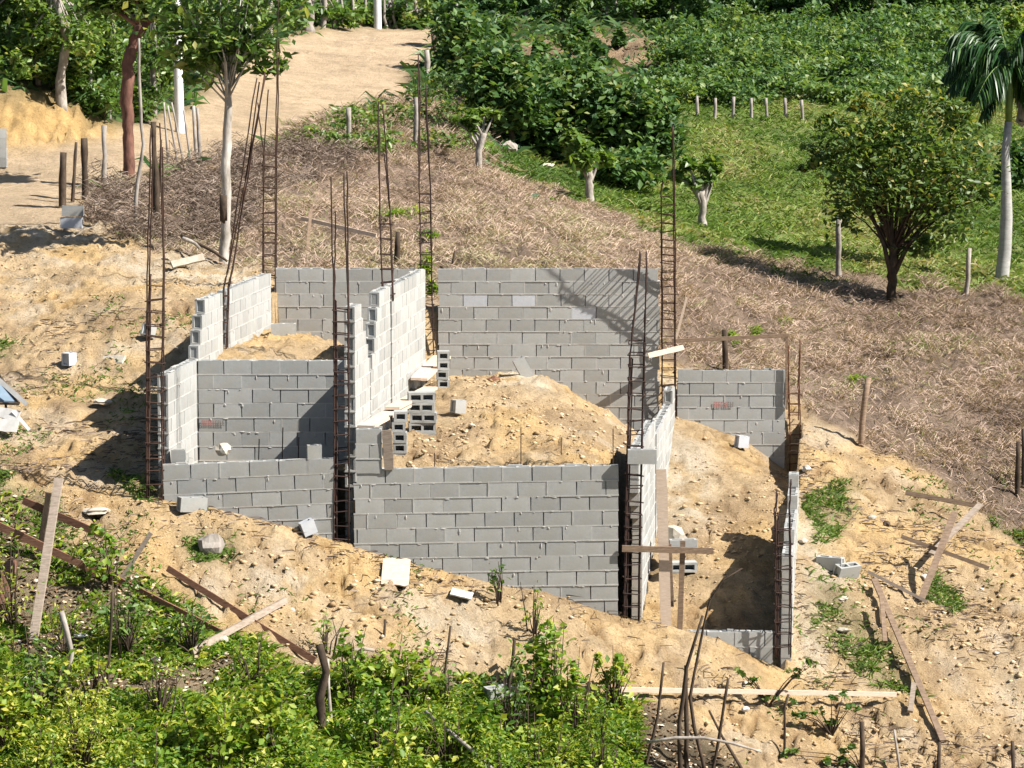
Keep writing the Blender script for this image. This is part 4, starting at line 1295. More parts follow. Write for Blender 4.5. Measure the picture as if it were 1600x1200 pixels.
stone('bright yellow soil pile behind the driftwood tangle', 852, 265, 18, 'white_stone', 60, (1.3, .8, .25), 'sand_pile', 'sand pile', None, 1)


# ------------------------------------------------------------------ trees
ORD = ['first', 'second', 'third', 'fourth', 'fifth', 'sixth', 'seventh', 'eighth', 'ninth', 'tenth', 'eleventh', 'twelfth', 'thirteenth', 'fourteenth', 'fifteenth', 'sixteenth', 'seventeenth', 'eighteenth', 'nineteenth', 'twentieth', 'twenty first', 'twenty second', 'twenty third', 'twenty fourth']


def ranked(items, rows, text, ui=0, vi=1):
    """label by row (rows: [(lowest v, words)]) and order from the left"""
    out = [None] * len(items)
    seen = set()
    for lim, wd in rows:
        mem = [i for i in range(len(items)) if i not in seen and items[i][vi] >= lim]
        seen |= set(mem)
        for q, i in enumerate(sorted(mem, key=lambda i: items[i][ui])):
            out[i] = '%s, %s from the left %s' % (text, ORD[q], wd)
    return out


def tree(label, base, trunk, blobs, leaf, lmat, bmat, name='broadleaf_tree', cat='tree', group=None, Y=None, seed=0, limbs=10, droop=.4, wide=.5, tint=(0.45, 0.25), spread=0.22, zoff=0.0, sub_n=70, depth=1.0, fixedY=None, twigs=0):
    """trunk [(u,v,r)], blobs [(u,v,ru,rv,n)] in photograph pixels at the tree's own depth; leaf length in metres"""
    rng = np.random.default_rng(seed + 1000)
    rnd = random.Random(seed)
    if fixedY:
        g = P(base[0], base[1], fixedY)
    else:
        g = hit(base[0], base[1], Y or 31.0)
    Yb = g.y; s = Yb / F
    root = thing(name, label, cat, g, group)
    if trunk:
        line = [g + Vector((0, 0, -.2))] + [P(u, v, Yb) for (u, v, r) in trunk]
        rr = [trunk[0][2] * 1.25] + [r for (_, _, r) in trunk]
        out = []; rad = []
        for i in range(len(line) - 1):
            for q in range(4):
                out.append(line[i].lerp(line[i + 1], q / 4) + Vector((rnd.uniform(-1, 1), rnd.uniform(-1, 1), 0)) * rr[i] * s * .25)
                rad.append((rr[i] + (rr[i + 1] - rr[i]) * q / 4) * s * rnd.uniform(.9, 1.1))
        out.append(line[-1]); rad.append(rr[-1] * s)
        mb = MB(); mb.tube(out, rad, 9, .1)
        mb.build('trunk', M[bmat], root, smooth=True)
        fork = line[-1] if len(trunk) < 3 else line[-2].lerp(line[-1], .3)
        r_f = trunk[-1][2] * s
    else:
        fork = g; r_f = 0.02
    subs = []; leaves_c = []
    for (u, v, ru, rv, n) in blobs:
        c0 = np.array(P(u, v, Yb + rnd.uniform(-.3, .3) * ru * s)) + np.array([0, 0, 0])
        R_ = np.array([ru, ru * depth, rv]) * s
        k = max(3, int(n / sub_n))
        d = rng.normal(0, 1, (k, 3)); d /= np.linalg.norm(d, axis=1)[:, None]
        d *= rng.uniform(.1, 1, (k, 1)) ** (1 / 2.2)
        sc = c0 + d * R_
        subs += list(sc)
        which = rng.integers(0, k, n)
        off = rng.normal(0, 1, (n, 3)) * R_ * spread * rng.uniform(.5, 1.3, (k, 1))[which]
        off[:, 2] *= .8
        leaves_c.append(sc[which] + off)
    lc = np.concatenate(leaves_c)
    # keep leaves off the ground
    gz = np.asarray(g.z)
    lc = lc[lc[:, 2] > gz + 0.03 + zoff]
    Vv, Ft = leaf_arrays(lc, leaf, rng, droop, wide)
    # clump-wise tint variation
    tn = tint[0] + tint[1] * rng.normal(0, .7, len(lc)) + tint[1] * 0.9 * fbm(lc[:, 0] * 1.3 + seed, lc[:, 2] * 1.3 + lc[:, 1], 2, seed)
    link_mesh('foliage', np_mesh('foliage', Vv - np.array(g), Ft, M[lmat], np.repeat(np.clip(tn, 0, 1), 2)), root)
    if limbs:
        rnd.shuffle(subs)
        mb = MB()
        for q in subs[:limbs]:
            e_ = Vector(q)
            if trunk:
                fork = line[-2].lerp(line[-1], rnd.uniform(-.1, 1))
            m_ = fork.lerp(e_, .5) + Vector((0, 0, .08 * (e_ - fork).length))
            m_ += Vector((rnd.uniform(-1, 1), rnd.uniform(-1, 1), rnd.uniform(-.5, .5))) * .06 * (e_ - fork).length
            mb.tube([fork, fork.lerp(m_, .5), m_, e_], [r_f * k_ for k_ in ((.65, .5, .35, .12) if limbs < 40 else (.32, .28, .2, .1))], 5, .1)
        for q in range(twigs):
            hh = blobs[0][3] * s * rnd.uniform(1.4, 2.7)
            dx, dy = rnd.uniform(-.8, .8) * blobs[0][2] * s, rnd.uniform(-.3, .3)
            b0 = g + Vector((dx * .5, dy * .5, -.05))
            mb.tube([b0, b0 + Vector((dx * .3, dy * .3, hh * .5)), b0 + Vector((dx * .5 + rnd.uniform(-.1, .1), dy * .5, hh))], [.011, .008, .004], 4)
        bo = mb.build('branches', M[bmat], root, smooth=True)
        bo['kind'] = 'stuff'
    return root


# the olive tree on the pasture edge
olive = tree('rounded olive green tree with yellow tips standing alone on the pasture edge', (1395, 472), [(1394, 440, 7), (1396, 408, 7), (1396, 380, 6)],
     [(1400, 205, 82, 48, 1300), (1335, 250, 62, 56, 1050), (1465, 262, 84, 62, 1700), (1405, 300, 80, 46, 1000), (1285, 240, 28, 26, 200), (1518, 250, 32, 58, 380), (1318, 330, 36, 34, 260), (1470, 350, 56, 30, 400), (1425, 152, 48, 20, 380), (1438, 385, 34, 20, 240), (1300, 195, 24, 18, 150), (1350, 165, 26, 18, 180), (1495, 185, 30, 28, 380), (1262, 262, 14, 10, 60), (1540, 300, 16, 24, 160)],
     .16, 'leaf_olive', 'bark_dark', Y=53, seed=3, limbs=46, tint=(.5, .38), spread=.24, sub_n=11)
mb = MB()
for q in ([(1394, 440), (1382, 385), (1362, 335), (1335, 290)], [(1396, 436), (1404, 380), (1418, 330), (1430, 270)], [(1397, 430), (1415, 390), (1448, 345), (1478, 300)], [(1394, 430), (1392, 360), (1396, 300), (1400, 220)], [(1382, 385), (1372, 300), (1362, 240)]):
    mb.tube([P(u, v, olive.location.y + random.uniform(-.1, .1)) for u, v in q], [4 / 78, 3.4 / 78, 2.4 / 78, 1.3 / 78][:len(q)], 6, .1)
mb.build('limbs', M['bark_dark'], olive, smooth=True)['kind'] = 'stuff'
# palm
def palm(label, base, top, r0, r1, shaft, fronds, Y, seed, name='palm_tree'):
    rng = np.random.default_rng(seed)
    g = hit(base[0], base[1], Y); Yb = g.y; s = Yb / F
    root = thing(name, label, 'palm', g)
    t_ = P(top[0], top[1], Yb)
    mb = MB()
    pts = [g + Vector((0, 0, -.2)), g] + [g.lerp(t_, f_) + Vector((.05 * math.sin(f_ * 5), 0, 0)) for f_ in (.2, .4, .6, .8)] + [t_]
    rr = [r0 * 1.3, r0 * 1.1, r0, r0 * .95, r0 * .8, r1 * 1.1, r1]
    mb.tube(pts, [x * s for x in rr], 12, .03); mb.build('trunk', M['palm_bark'], root, smooth=True)
    sh = P(shaft[0], shaft[1], Yb)
    mb = MB(); mb.tube([t_, t_.lerp(sh, .4), sh], [r1 * s * .9, r1 * s * 1.0, r1 * s * .5], 10, .02); mb.build('crownshaft', M['palm_green'], root, smooth=True)
    for (du, dv, dy, L) in fronds:
        # frond: arch from the shaft top, drooping tip
        d = Vector((du * s, dy, -dv * s))
        p0 = sh; p3 = sh + d
        up_ = Vector((0, 0, 1)) * (abs(du) * s * .35 + .25)
        curve = []
        for i in range(15):
            f_ = i / 14
            curve.append(p0 * (1 - f_) ** 2 + (p0.lerp(p3, .45) + up_) * 2 * f_ * (1 - f_) + p3 * f_ ** 2)
        mb = MB(); mb.tube(curve, [.022 * (1 - .8 * i / 14) for i in range(15)], 5)
        fo = mb.build('frond', M['palm_green'], root)
        vs = []; fs = []; tn = []
        for i in range(1, 14):
            for q in range(10):
                a = curve[i].lerp(curve[i + 1] if i < 14 else curve[i], q / 10)
                tg = (curve[min(i + 1, 14)] - curve[i - 1]).normalized()
                sd = tg.cross(Vector((0, 0, 1))).normalized()
                for sg in (-1, 1):
                    ln = L * 1.3 * (1.0 - abs(i / 14 - .45) * 1.1) * rng.uniform(.7, 1.15)
                    dr = (sd * sg * rng.uniform(.4, .9) + tg * .55 + Vector((0, 0, -rng.uniform(.4, 1.3)))).normalized()
                    w = .022
                    wd = dr.cross(Vector((rng.normal(), rng.normal(), rng.normal()))).normalized()
                    mid = a + dr * ln * .5 + Vector((0, 0, .03))
                    tip = a + dr * ln + Vector((0, 0, -ln * .25))
                    k = len(vs)
                    vs += [a - wd * w * .5, a + wd * w * .5, mid + wd * w, mid - wd * w, tip]
                    fs += [(k, k + 1, k + 2), (k, k + 2, k + 3), (k + 3, k + 2, k + 4)]
                    tn += [np.clip(rng.normal(.5, .25), 0, 1)] * 3
        Vv = np.array([tuple(x - root.location) for x in vs])
        link_mesh('leaflets', np_mesh('leaflets', Vv, np.array(fs), M['palm_leaf'], np.array(tn)), fo)
    return root


palm('slender royal palm with pale trunk and drooping fronds at the right edge', (1565, 438), (1576, 190), 10, 6, (1578, 105),
     [(-100, 15, .3, .6), (-98, -25, -.3, .6), (-88, -50, .1, .6), (-80, 60, .2, .6), (-105, 45, -.2, .55), (-45, 78, -.4, .5), (-62, -72, .5, .6), (-75, -5, .6, .6), (-28, -85, .2, .5), (-90, -5, .0, .6), (30, -70, -.2, .45), (60, -40, .4, .5), (85, 5, 0, .5), (70, 55, -.3, .5), (-60, 45, -.9, .5), (45, 70, .5, .5)], 55, 5)
stick('dead_frond', 'brown dead hanging frond sheath at the right edge', (1597, 190), [(1594, 150), (1592, 95)], 9, 5, 'bark_grey', 'dead frond', None, Y=63.5, sink=0, fixed=True)

# pollarded small trees (living posts)
SPG = 'small pollarded trees with pale trunks'
tree('small pollarded tree below the big leaved trees, left of the back corner column', (921, 318), [(921, 290, 6), (919, 262, 6)], [(920, 232, 40, 30, 520), (895, 225, 20, 20, 150), (948, 240, 18, 18, 120)], .26, 'leaf_mid', 'bark_pale', group=SPG, Y=56, seed=21, limbs=8, tint=(.55, .25))
tree('small pollarded tree right of the tall back corner column', (1097, 355), [(1098, 330, 6), (1095, 298, 7)], [(1075, 270, 22, 20, 200), (1110, 262, 22, 18, 220), (1092, 280, 30, 16, 160)], .26, 'leaf_mid', 'bark_pale', group=SPG, Y=56, seed=22, limbs=10, tint=(.55, .25))
tree('small pollarded tree with slanting pale trunk beside the driftwood', (747, 272), [(749, 235, 5), (756, 208, 5)], [(752, 182, 34, 22, 300), (728, 190, 18, 16, 90)], .22, 'leaf_mid', 'bark_pale', group=SPG, Y=58, seed=23, limbs=8, tint=(.6, .25))

# the tree with the white trunk in front of the road
tree('slim tree with a white peeling trunk and dark hollow in front of the road', (349, 412), [(352, 350, 8), (354, 250, 7), (356, 160, 6), (354, 105, 5)],
     [(350, 45, 80, 45, 620), (310, 80, 45, 34, 240), (395, 70, 50, 40, 330), (262, 25, 50, 36, 200), (425, 108, 26, 20, 90), (345, 105, 40, 26, 160), (350, -40, 110, 50, 500), (445, 10, 40, 34, 170), (300, 120, 26, 16, 50)],
     .20, 'leaf_mid', 'bark_white', Y=50, seed=31, limbs=40, tint=(.5, .4), spread=.3, sub_n=12)
stick('knot_hole', 'dark hollow burl on the white peeling trunk', (350, 345), [(349, 305)], 5, 6, 'bark_dark', 'burl', None, Y=51.2, sink=0, fixed=True)
for (p, lab) in (([(396, 215), (414, 190)], 'a'),):
    pass
# red brown trunk
tree('stout red brown trunk with a pruned crooked top beside the road', (201, 290), [(200, 215, 8), (199, 180, 9), (200, 100, 10), (212, 60, 10), (228, 32, 8)],
     [(215, -10, 70, 35, 900), (170, 5, 50, 30, 500), (250, 20, 40, 30, 350)], .2, 'leaf_mid', 'bark_red', Y=54, seed=33, limbs=12)

# woodland left of the road
WL_ = 'woodland trees on the bank left of the road'
wt = [((98, 168), [(95, 110, 7), (105, 60, 7), (88, 0, 6), (80, -60, 4)], [(100, 20, 60, 50), (60, 60, 50, 45), (140, 70, 45, 45)], 'tree with a bent pale trunk forking above the yellow bank', 'bark_pale'),
      ((45, 120), [(42, 70, 5), (36, 10, 5), (30, -50, 4)], [(30, 40, 60, 50), (20, -10, 60, 50)], 'leftmost pale stemmed tree above the yellow bank', 'bark_grey'),
      ((60, 130), [(52, 60, 4), (58, 5, 4), (60, -50, 3)], [(70, 10, 50, 40), (60, 90, 40, 30)], 'thin pale tree right of the leftmost one', 'bark_pale'),
      ((140, 170), [(142, 100, 3), (138, 30, 3), (140, -30, 2)], [(140, 100, 45, 45), (150, 30, 50, 50)], 'leafy young tree between the bent pale trunk and the red trunk', 'bark_grey'),
      ((170, 180), [(172, 120, 3), (168, 40, 3), (170, -30, 2)], [(170, 130, 35, 35), (180, 60, 45, 45)], 'leafy young tree just left of the red trunk', 'bark_grey'),
      ((240, 180), [(240, 120, 4), (236, 50, 3), (240, -20, 3)], [(235, 130, 30, 40), (250, 80, 40, 40)], 'shaded tree between the red trunk and the pale pole', 'bark_grey'),
      ((15, 95), [(14, 40, 4), (10, -20, 4)], [(0, 60, 40, 40), (10, 0, 50, 50)], 'tree cut by the left edge above the bank', 'bark_grey'),
      ((310, 110), [(312, 60, 4), (308, 0, 4), (310, -40, 3)], [(300, 70, 40, 45), (330, 20, 50, 50)], 'tree behind the pale pole left of the road', 'bark_grey'),
      ((480, 48), [(482, 20, 8), (476, -30, 7)], [(470, -20, 40, 30), (440, 30, 25, 25)], 'thick grey trunk at the left side of the road crest', 'bark_grey'),
      ((505, 44), [(507, 10, 4), (504, -40, 3)], [(510, 10, 25, 25)], 'thin grey trunk right of the thick one on the crest', 'bark_grey'),
      ((420, 60), [(421, 20, 4), (424, -30, 3)], [(420, 20, 35, 35)], 'slim tree left of the thick grey trunk', 'bark_pale')]
for i, (b_, tr, bl, lab, bm_) in enumerate(wt):
    tree(lab, b_, tr, [(u, v, ru, rv, int(ru * rv * .32)) for (u, v, ru, rv) in bl], .17, 'leaf_mid', bm_, group=WL_, Y=58, seed=50 + i, limbs=10, tint=(.45 if i % 2 else .6, .3))

# undergrowth on the bank
def shrub(label, u, v, ru, rv, n, leaf, lmat, seed, group=None, Y=None, tint=(.5, .3), name='shrub', stems=6, sm='bark_dark', wide=.5):
    return tree(label, (u, v), None, [(u, v - rv * .9, ru, rv, n)], leaf, lmat, sm, name, 'shrub', group, Y, seed, stems, tint=tint, spread=.25, sub_n=28, wide=wide)


US = 'undergrowth shrubs on the bank left of the road'
k = 0
UL = ((20, 128, 40, 30), (80, 140, 30, 28), (125, 165, 30, 30), (160, 188, 30, 32), (225, 190, 22, 30), (40, 90, 50, 40), (110, 100, 50, 40), (200, 120, 40, 40), (250, 150, 30, 40), (290, 120, 30, 40), (330, 100, 25, 35), (370, 90, 25, 40), (400, 60, 30, 35), (455, 52, 22, 18), (10, 50, 60, 40), (90, 40, 60, 40), (180, 50, 60, 50), (270, 60, 50, 50), (350, 30, 60, 50), (430, 15, 40, 40))
ul = ranked(UL, [(125, 'along the yellow bank'), (75, 'in the middle row'), (-99, 'in the highest row')], 'leafy undergrowth shrub left of the road')
for (u, v, ru, rv) in UL:
    k += 1
    shrub(ul[k - 1], u, v, ru, rv, int(ru * rv * .55), .17, 'leaf_mid', 100 + k, US, 58, (.4 + .2 * (k % 2), .3))

# row of trees over the far end of the road and behind
BR = 'trees closing off the far end of the road'
BRL = ((715, 75, 34, 50), (735, 105, 30, 42), (520, 44, 35, 22), (560, 38, 30, 25), (610, 40, 28, 26), (650, 42, 30, 28), (700, 30, 40, 35), (540, 5, 60, 40), (620, 0, 60, 40), (690, 0, 60, 40), (760, 20, 50, 40), (470, 0, 60, 45), (820, 30, 45, 35), (880, 40, 40, 30), (930, 20, 50, 35), (990, 35, 50, 35), (800, -10, 70, 50), (900, -15, 70, 50), (1000, -10, 70, 50))
brl = ranked(BRL, [(15, 'in the front row'), (-99, 'in the back row')], 'bushy tree behind road and clearing')
for i, (u, v, ru, rv) in enumerate(BRL):
    tree(brl[i], (u, v), [(u + 1, v - rv * .8, 3.5), (u - 2, v - rv * 1.5, 2.5)], [(u, v - rv * .8, ru, rv, int(ru * rv * .75))], .26, 'leaf_far' if u > 700 else 'leaf_mid', 'bark_grey', group=BR, Y=90, seed=150 + i, limbs=6, tint=(.35 + .25 * (i % 2), .3))
for i, (u, v, h) in enumerate(((524, 44, 40), (536, 42, 40), (548, 40, 45), (604, 42, 30), (619, 42, 28), (632, 42, 30), (946, 30, 40), (958, 28, 40), (992, 24, 30), (572, 40, 50))):
    stick('bare_tree', 'thin bare trunk behind the road crest, %s of ten from the left' % ORD[[524, 536, 548, 572, 604, 619, 632, 946, 958, 992].index(u)], (u, v), [(u + random.uniform(-5, 5), v - h * .5), (u + random.uniform(-6, 6), v - h - 30)], 2.6, 2, 'bark_pale' if i % 2 else 'bark_grey', 'bare tree', 'thin bare trunks behind the road crest', Y=92)

# big-leaved dark trees in the middle
BG = 'large leaved dark green trees above the pollarded ones'
bl = [((800, 235), (790, 140, 62, 60), 'leftmost large leaved dark tree above the driftwood'), ((850, 250), (850, 165, 60, 65), 'second large leaved dark tree from the left'),
      ((905, 262), (905, 170, 55, 70), 'tallest large leaved dark tree in the middle of its row'), ((960, 275), (965, 190, 55, 65), 'large leaved dark tree behind the right pollarded one'),
      ((1015, 285), (1015, 205, 45, 55), 'rightmost large leaved dark tree at the back corner column'), ((985, 300), (975, 262, 60, 28), 'low spreading large leaved tree under the row'), ((760, 170), (765, 110, 40, 45), 'large leaved tree by the brown clearing'),
      ((725, 120), (722, 65, 40, 50), 'dark shady tree right of the road crest')]
for i, (b_, (u, v, ru, rv), lab) in enumerate(bl):
    tree(lab, b_, [(b_[0], b_[1] - 20, 5), (u, v + rv * .3, 4)], [(u, v, ru, rv, int(ru * rv * .7)), (u + 12, v + rv * .5, ru * .8, rv * .5, int(ru * rv * .24)), (u - 10, v - rv * .5, ru * .6, rv * .5, int(ru * rv * .22))], .22, 'leaf_dark', 'bark_dark', group=BG, Y=60, seed=180 + i, limbs=12, wide=.6, tint=(.55, .36), spread=.26, sub_n=16)
for i, (u, v, ru, rv) in enumerate(((890, 90, 18, 22), (905, 70, 20, 22), (965, 75, 12, 20), (930, 105, 20, 20), (780, 62, 22, 22), (846, 100, 20, 18))):
    shrub('dark sapling in the brown clearing, %s of six from the left' % ORD[sorted((890, 905, 965, 930, 780, 846)).index(u)], u, v, ru, rv, int(ru * rv * .6), .3, 'leaf_dark', 210 + i, 'saplings in the clearing', 82, (.5, .3), 'sapling', wide=.6)

# green bushes on the right hillside
GB = 'green bushes covering the hillside above the pasture'
k = 0
for row, (v0, rv) in enumerate(((160, 22), (136, 24), (110, 26), (84, 26), (60, 24))):
    u = 1035 + 17 * (row % 2)
    nth = -1
    while u < 1660:
        nth += 1
        ru = random.uniform(30, 46)
        k += 1
        if not (row >= 3 and 930 < u < 1045):
            vv = v0 + random.uniform(-7, 7) - (6 if u > 1450 else 0)
            shrub('broad leafy green bush, %s from the left in the %s row above the pasture fence' % (ORD[nth], ['lowest', 'second', 'third', 'fourth', 'highest'][row]), u, vv, ru, rv * random.uniform(.8, 1.25), int(ru * rv * (.6 if row < 3 else .5)), .2, 'leaf_far', 230 + k, GB, 72, (.66 + random.uniform(-.2, .14), .32), 'bush', 5)
        u += random.uniform(30, 48)
# forest edge at the top right
for i in range(22):
    u = 1050 + i * 28 + random.uniform(-8, 8)
    v = 42 + random.uniform(-12, 10)
    ru = random.uniform(30, 45); rv = random.uniform(28, 40)
    tree('dark tree of the forest edge along the top right, %s from the left' % ORD[i], (u, v), [(u, v - rv * .7, 3), (u + 3, v - rv * 1.4, 2)], [(u, v - rv * .9, ru, rv, int(ru * rv * .6)), (u + 10, v - rv * 2, ru * 1.2, rv, int(ru * rv * .4))], .28, 'leaf_far', 'bark_grey', group='forest edge trees at the top right', Y=100, seed=330 + i, limbs=5, tint=(.3 + .2 * (i % 2), .3))
stick('bare_tree', 'pale bare trunk at the top edge above the right bushes', (1436, 20), [(1437, -60)], 4, 3, 'bark_pale', 'bare tree', None, Y=105)
for i, (u, v) in enumerate(((1560, 215), (1600, 230), (1640, 220))):
    pass
shrub('bright leafed bush at the top right corner over the palm', 1592, 95, 26, 46, 900, .25, 'leaf_mid', 401, None, 66, (.75, .25), 'bush')
shrub('dark bush casting deep shade right of the palm trunk', 1600, 300, 36, 46, 1100, .25, 'leaf_dark', 402, None, 62, (.3, .25), 'bush')

# verge bushes between the road and the dry slope
VB = ((500, 238, 35, 22, 'leaf_mid', .6), (560, 215, 45, 26, 'leaf_mid', .5), (610, 205, 40, 26, 'leaf_olive', .6), (590, 240, 50, 22, 'leaf_mid', .6), (660, 190, 30, 30, 'leaf_olive', .5), (690, 160, 26, 30, 'leaf_olive', .4), (705, 210, 34, 30, 'leaf_olive', .5), (680, 240, 40, 22, 'leaf_olive', .5), (730, 150, 26, 30, 'leaf_olive', .5), (740, 240, 26, 20, 'leaf_mid', .6), (455, 236, 22, 16, 'leaf_mid', .7), (715, 100, 24, 28, 'leaf_olive', .4))
vbl = ranked(VB, [(225, 'in the lowest row'), (175, 'in the middle row'), (0, 'in the highest row')], 'scrubby bush between dirt road and dry slope')
for i, (u, v, ru, rv, lm, t_) in enumerate(VB):
    shrub(vbl[i], u, v, ru, rv, int(ru * rv * .42), .13, lm, 420 + i, 'scrub bushes on the road verge', 58, (t_, .3))

# foreground shrubs
FS = 'yellow green shrubs across the foreground'
fs_ = [(20, 960, 40, 70), (60, 1100, 60, 60), (10, 1150, 60, 70), (130, 1180, 60, 60), (200, 1000, 45, 60), (170, 900, 35, 45), (250, 1100, 50, 60), (300, 1010, 35, 45), (330, 1180, 60, 55), (60, 1230, 70, 50), (230, 1240, 70, 55),
       (420, 1160, 55, 50), (390, 1060, 35, 35), (480, 1230, 70, 55), (540, 1080, 40, 50), (510, 1010, 30, 30), (590, 1170, 60, 60), (640, 1080, 55, 45), (700, 1180, 60, 60), (690, 1090, 35, 30), (620, 1240, 70, 50), (780, 1240, 70, 55),
       (800, 1130, 45, 60), (850, 1080, 45, 60), (835, 985, 28, 40), (780, 930, 16, 30), (900, 1130, 50, 65), (940, 1200, 50, 70), (860, 1220, 60, 60), (960, 1090, 26, 40), (400, 1255, 70, 50), (560, 1260, 70, 45), (140, 1090, 40, 45), (100, 1010, 30, 40), (940, 1265, 60, 45), (750, 1190, 50, 45)]
fl = ['tall sprawling', 'dense low', 'loose twiggy', 'bright leafed', 'dark based']
fsl = ranked(fs_, [(1215, 'along the bottom edge'), (1110, 'in the second row up'), (1040, 'in the middle'), (0, 'in the highest row below the sand')], 'yellow green foreground shrub')
for i, (u, v, ru, rv) in enumerate(fs_):
    dens = (.19 if i % 2 else .12) if v > 1140 else .085
    if u in (800, 850, 900, 940, 960): dens = .13
    if 1040 <= v <= 1130 and u not in (640, 850, 540, 960): dens = .05
    if v < 1040: dens = .07
    lm = 'leaf_yg' if (i % 3 != 1 or v > 1150) else 'leaf_mid'
    vb = v + rv * .35
    tree(fsl[i], (u, vb), None, [(u, v - rv * .5, ru * 1.0, rv * .95, int(ru * rv * dens)), (u + random.uniform(-14, 14), v - rv * 1.15, ru * .5, rv * .7, int(ru * rv * dens * .3)), (u + random.uniform(-30, 30), v - rv * 1.0, ru * .3, rv * .8, int(ru * rv * dens * .2))],
         (.075, .095, .115)[(i * 7) % 3], lm, 'bark_dark', 'shrub', 'shrub', FS, 32.0, 500 + i, 22, twigs=3 + i % 3, wide=(.38, .5, .6)[i % 3], tint=(.45 + .2 * (u < 160) + random.uniform(-.12, .12), .35), spread=(.24, .34)[i % 2], sub_n=9)
for i, (lab, pts) in enumerate((('leafy thin twig bending along the low wall, left part', [(1180, 1065), (1150, 1050), (1240, 1050), (1270, 1035), (1245, 1100), (1200, 1090)]), ('leafy twig hanging over the rail right of the low wall', [(1280, 1110), (1310, 1090), (1330, 1105), (1250, 1120), (1300, 1130)]),
                                ('leafy sprout at the bottom near the knobbed post', [(1325, 1165), (1315, 1190), (1335, 1195), (1240, 1175), (1290, 1190)]))):
    tree(lab, (pts[0][0] + 20, pts[0][1] + 40), None, [(u, v, 13, 9, 26) for (u, v) in pts], .11, 'leaf_mid', 'bark_dark', 'leafy_twig', 'twig', 'leafy twigs near the low wall', 33, 560 + i, 12, tint=(.4, .3), sub_n=9, zoff=.0)
tree('small fern like plant behind the middle side wall gap', (676, 480), None, [(674, 440, 12, 40, 240), (668, 470, 10, 20, 80)], .3, 'leaf_yg', 'bark_dark', 'leafy_plant', 'plant', None, None, 580, 4, wide=.16, fixedY=49.4, tint=(.35, .3))
for i, (u, v, ru, rv, n) in enumerate(((1150, 540, 14, 16, 90), (1185, 535, 18, 14, 110), (1340, 600, 20, 10, 60), (640, 345, 40, 12, 240), (680, 375, 26, 10, 110), (1225, 515, 10, 12, 50))):
    shrub('green tuft in the dry grass ' + ['left of the post behind the back right wall', 'right of the post behind the back right wall', 'above the crooked brown post', 'behind the thin tall rebar column', 'lower right of the longest green tuft', 'near the back right corner column'][i], u, v, ru, rv, n, .2, 'leaf_yg', 590 + i, 'green tufts in the dry grass', 49.5, (.4, .3), 'weed_tuft', 0, wide=.14)

# ------------------------------------------------------------------ ground cover
tuft = np.clip(vnoise(GX * 3.1, GY * 2.3, 72) * 3 + .7, .35, 2) * np.clip(fbm(GX * .7, GY * .6, 3, 74) * 2 + .9, .5, 1.8) * (1 + .5 * (GX > 4))
p, k = scatter(m_dry * tuft, 92000)
p[:, 2] += np.clip(tuft.ravel()[k] - .8, 0, 1) * .12 * RNG.random(len(p))
warm = np.clip((62 - p[:, 1]) * .03, -.2, .2) - np.clip(p[:, 0] - 2.5, 0, 6) * .05
tn = np.clip(.56 + warm + .5 * fbm(p[:, 0] * .9, p[:, 1] * .7, 3, 71) + RNG.normal(0, .2, len(p)), 0, .97)
tn[RNG.random(len(p)) < .02 + .5 * np.clip(fbm(p[:, 0] * .5, p[:, 1] * .4, 3, 73) * 2.2 - .42, 0, 1) * (p[:, 0] > 2)] = 1.0
blades('dry_grass', p, .24, .0105, M['straw'], tn, .9, droop=1.0, up=1.0)
# dead vines and brush at the left end of the dry slope
m_v = inpoly(ju, PV, [(120, 345), (150, 290), (300, 262), (420, 240), (520, 235), (560, 270), (430, 300), (400, 340), (350, 405), (200, 372)]) & (GY > 48) & (GY < 70)
heap = np.clip(fbm(GX * 1.3, GY * 1.1, 3, 88) * 2.2 + .55, .05, 1.3)
p, k = scatter(m_v * heap, 19000)
p[:, 2] += RNG.random(len(p)) ** 1.3 * .42 * heap.ravel()[k]
blades('dead_vines', p[:16800], .22, .0105, M['vine'], np.clip(RNG.normal(.6, .3, 16800), 0, 1), 1.2, droop=1.4, up=.9)
blades('dead_brushwood', p[16800:], .42, .011, M['vine'], np.clip(RNG.normal(.5, .3, 2200), 0, 1), 1.2, droop=1.8, up=1.0)
m_v2 = m_verge
p, k = scatter(m_v2, 9000)
blades('verge_grass', p, .35, .016, M['straw'], np.clip(RNG.normal(.6, .35, len(p)), 0, 1), .9, droop=.8)
p, k = scatter(m_past & (GY < 100), 60000)
tn = np.clip(.52 + 1.0 * fbm(p[:, 0] * .35, p[:, 1] * .22, 3, 81) + RNG.normal(0, .2, len(p)), 0, 1)
blades('pasture_grass', p, .22, .03, M['grass'], tn, .9, droop=.6)
p, k = scatter(m_forest & (GY < 140) & ~m_brown, 26000)
blades('woodland_undergrowth', p, .6, .09, M['leaf_far'], np.clip(RNG.normal(.4, .3, len(p)), 0, 1), 1.0, droop=.8)
# weeds on the soil
p, k = scatter((m_weed & m_soil) * np.clip(fbm(GX * 2, GY * 2, 3, 66) * 3 + .4, 0.03, 1), 5000)
blades('weeds', p, .12, .02, M['grass'], np.clip(RNG.normal(.35, .25, len(p)), 0, 1), .9, droop=.8)
thin = m_litter * np.clip((PV - 780) / 420, .12, 1) * (PU < 1000)
p, k = scatter(thin * ((fbm(GX * 1.2, GY * 1.2, 3, 91) > -.08) | (PV > 1080)), 60000)
blades('green_weeds', p, .17, .028, M['leaf_yg'], np.clip(RNG.normal(.38, .28, len(p)), 0, 1), .9, droop=.8)
p, k = scatter(m_litter, 16000)
Vv, Ft = leaf_arrays(p + [0, 0, .015], .07, RNG, .1, .6, 2.0)
o = link_mesh('leaf_litter', np_mesh('leaf_litter', Vv, Ft, M['litter'], np.repeat(np.clip(RNG.normal(.5, .33, len(p)), 0, 1), 2)))
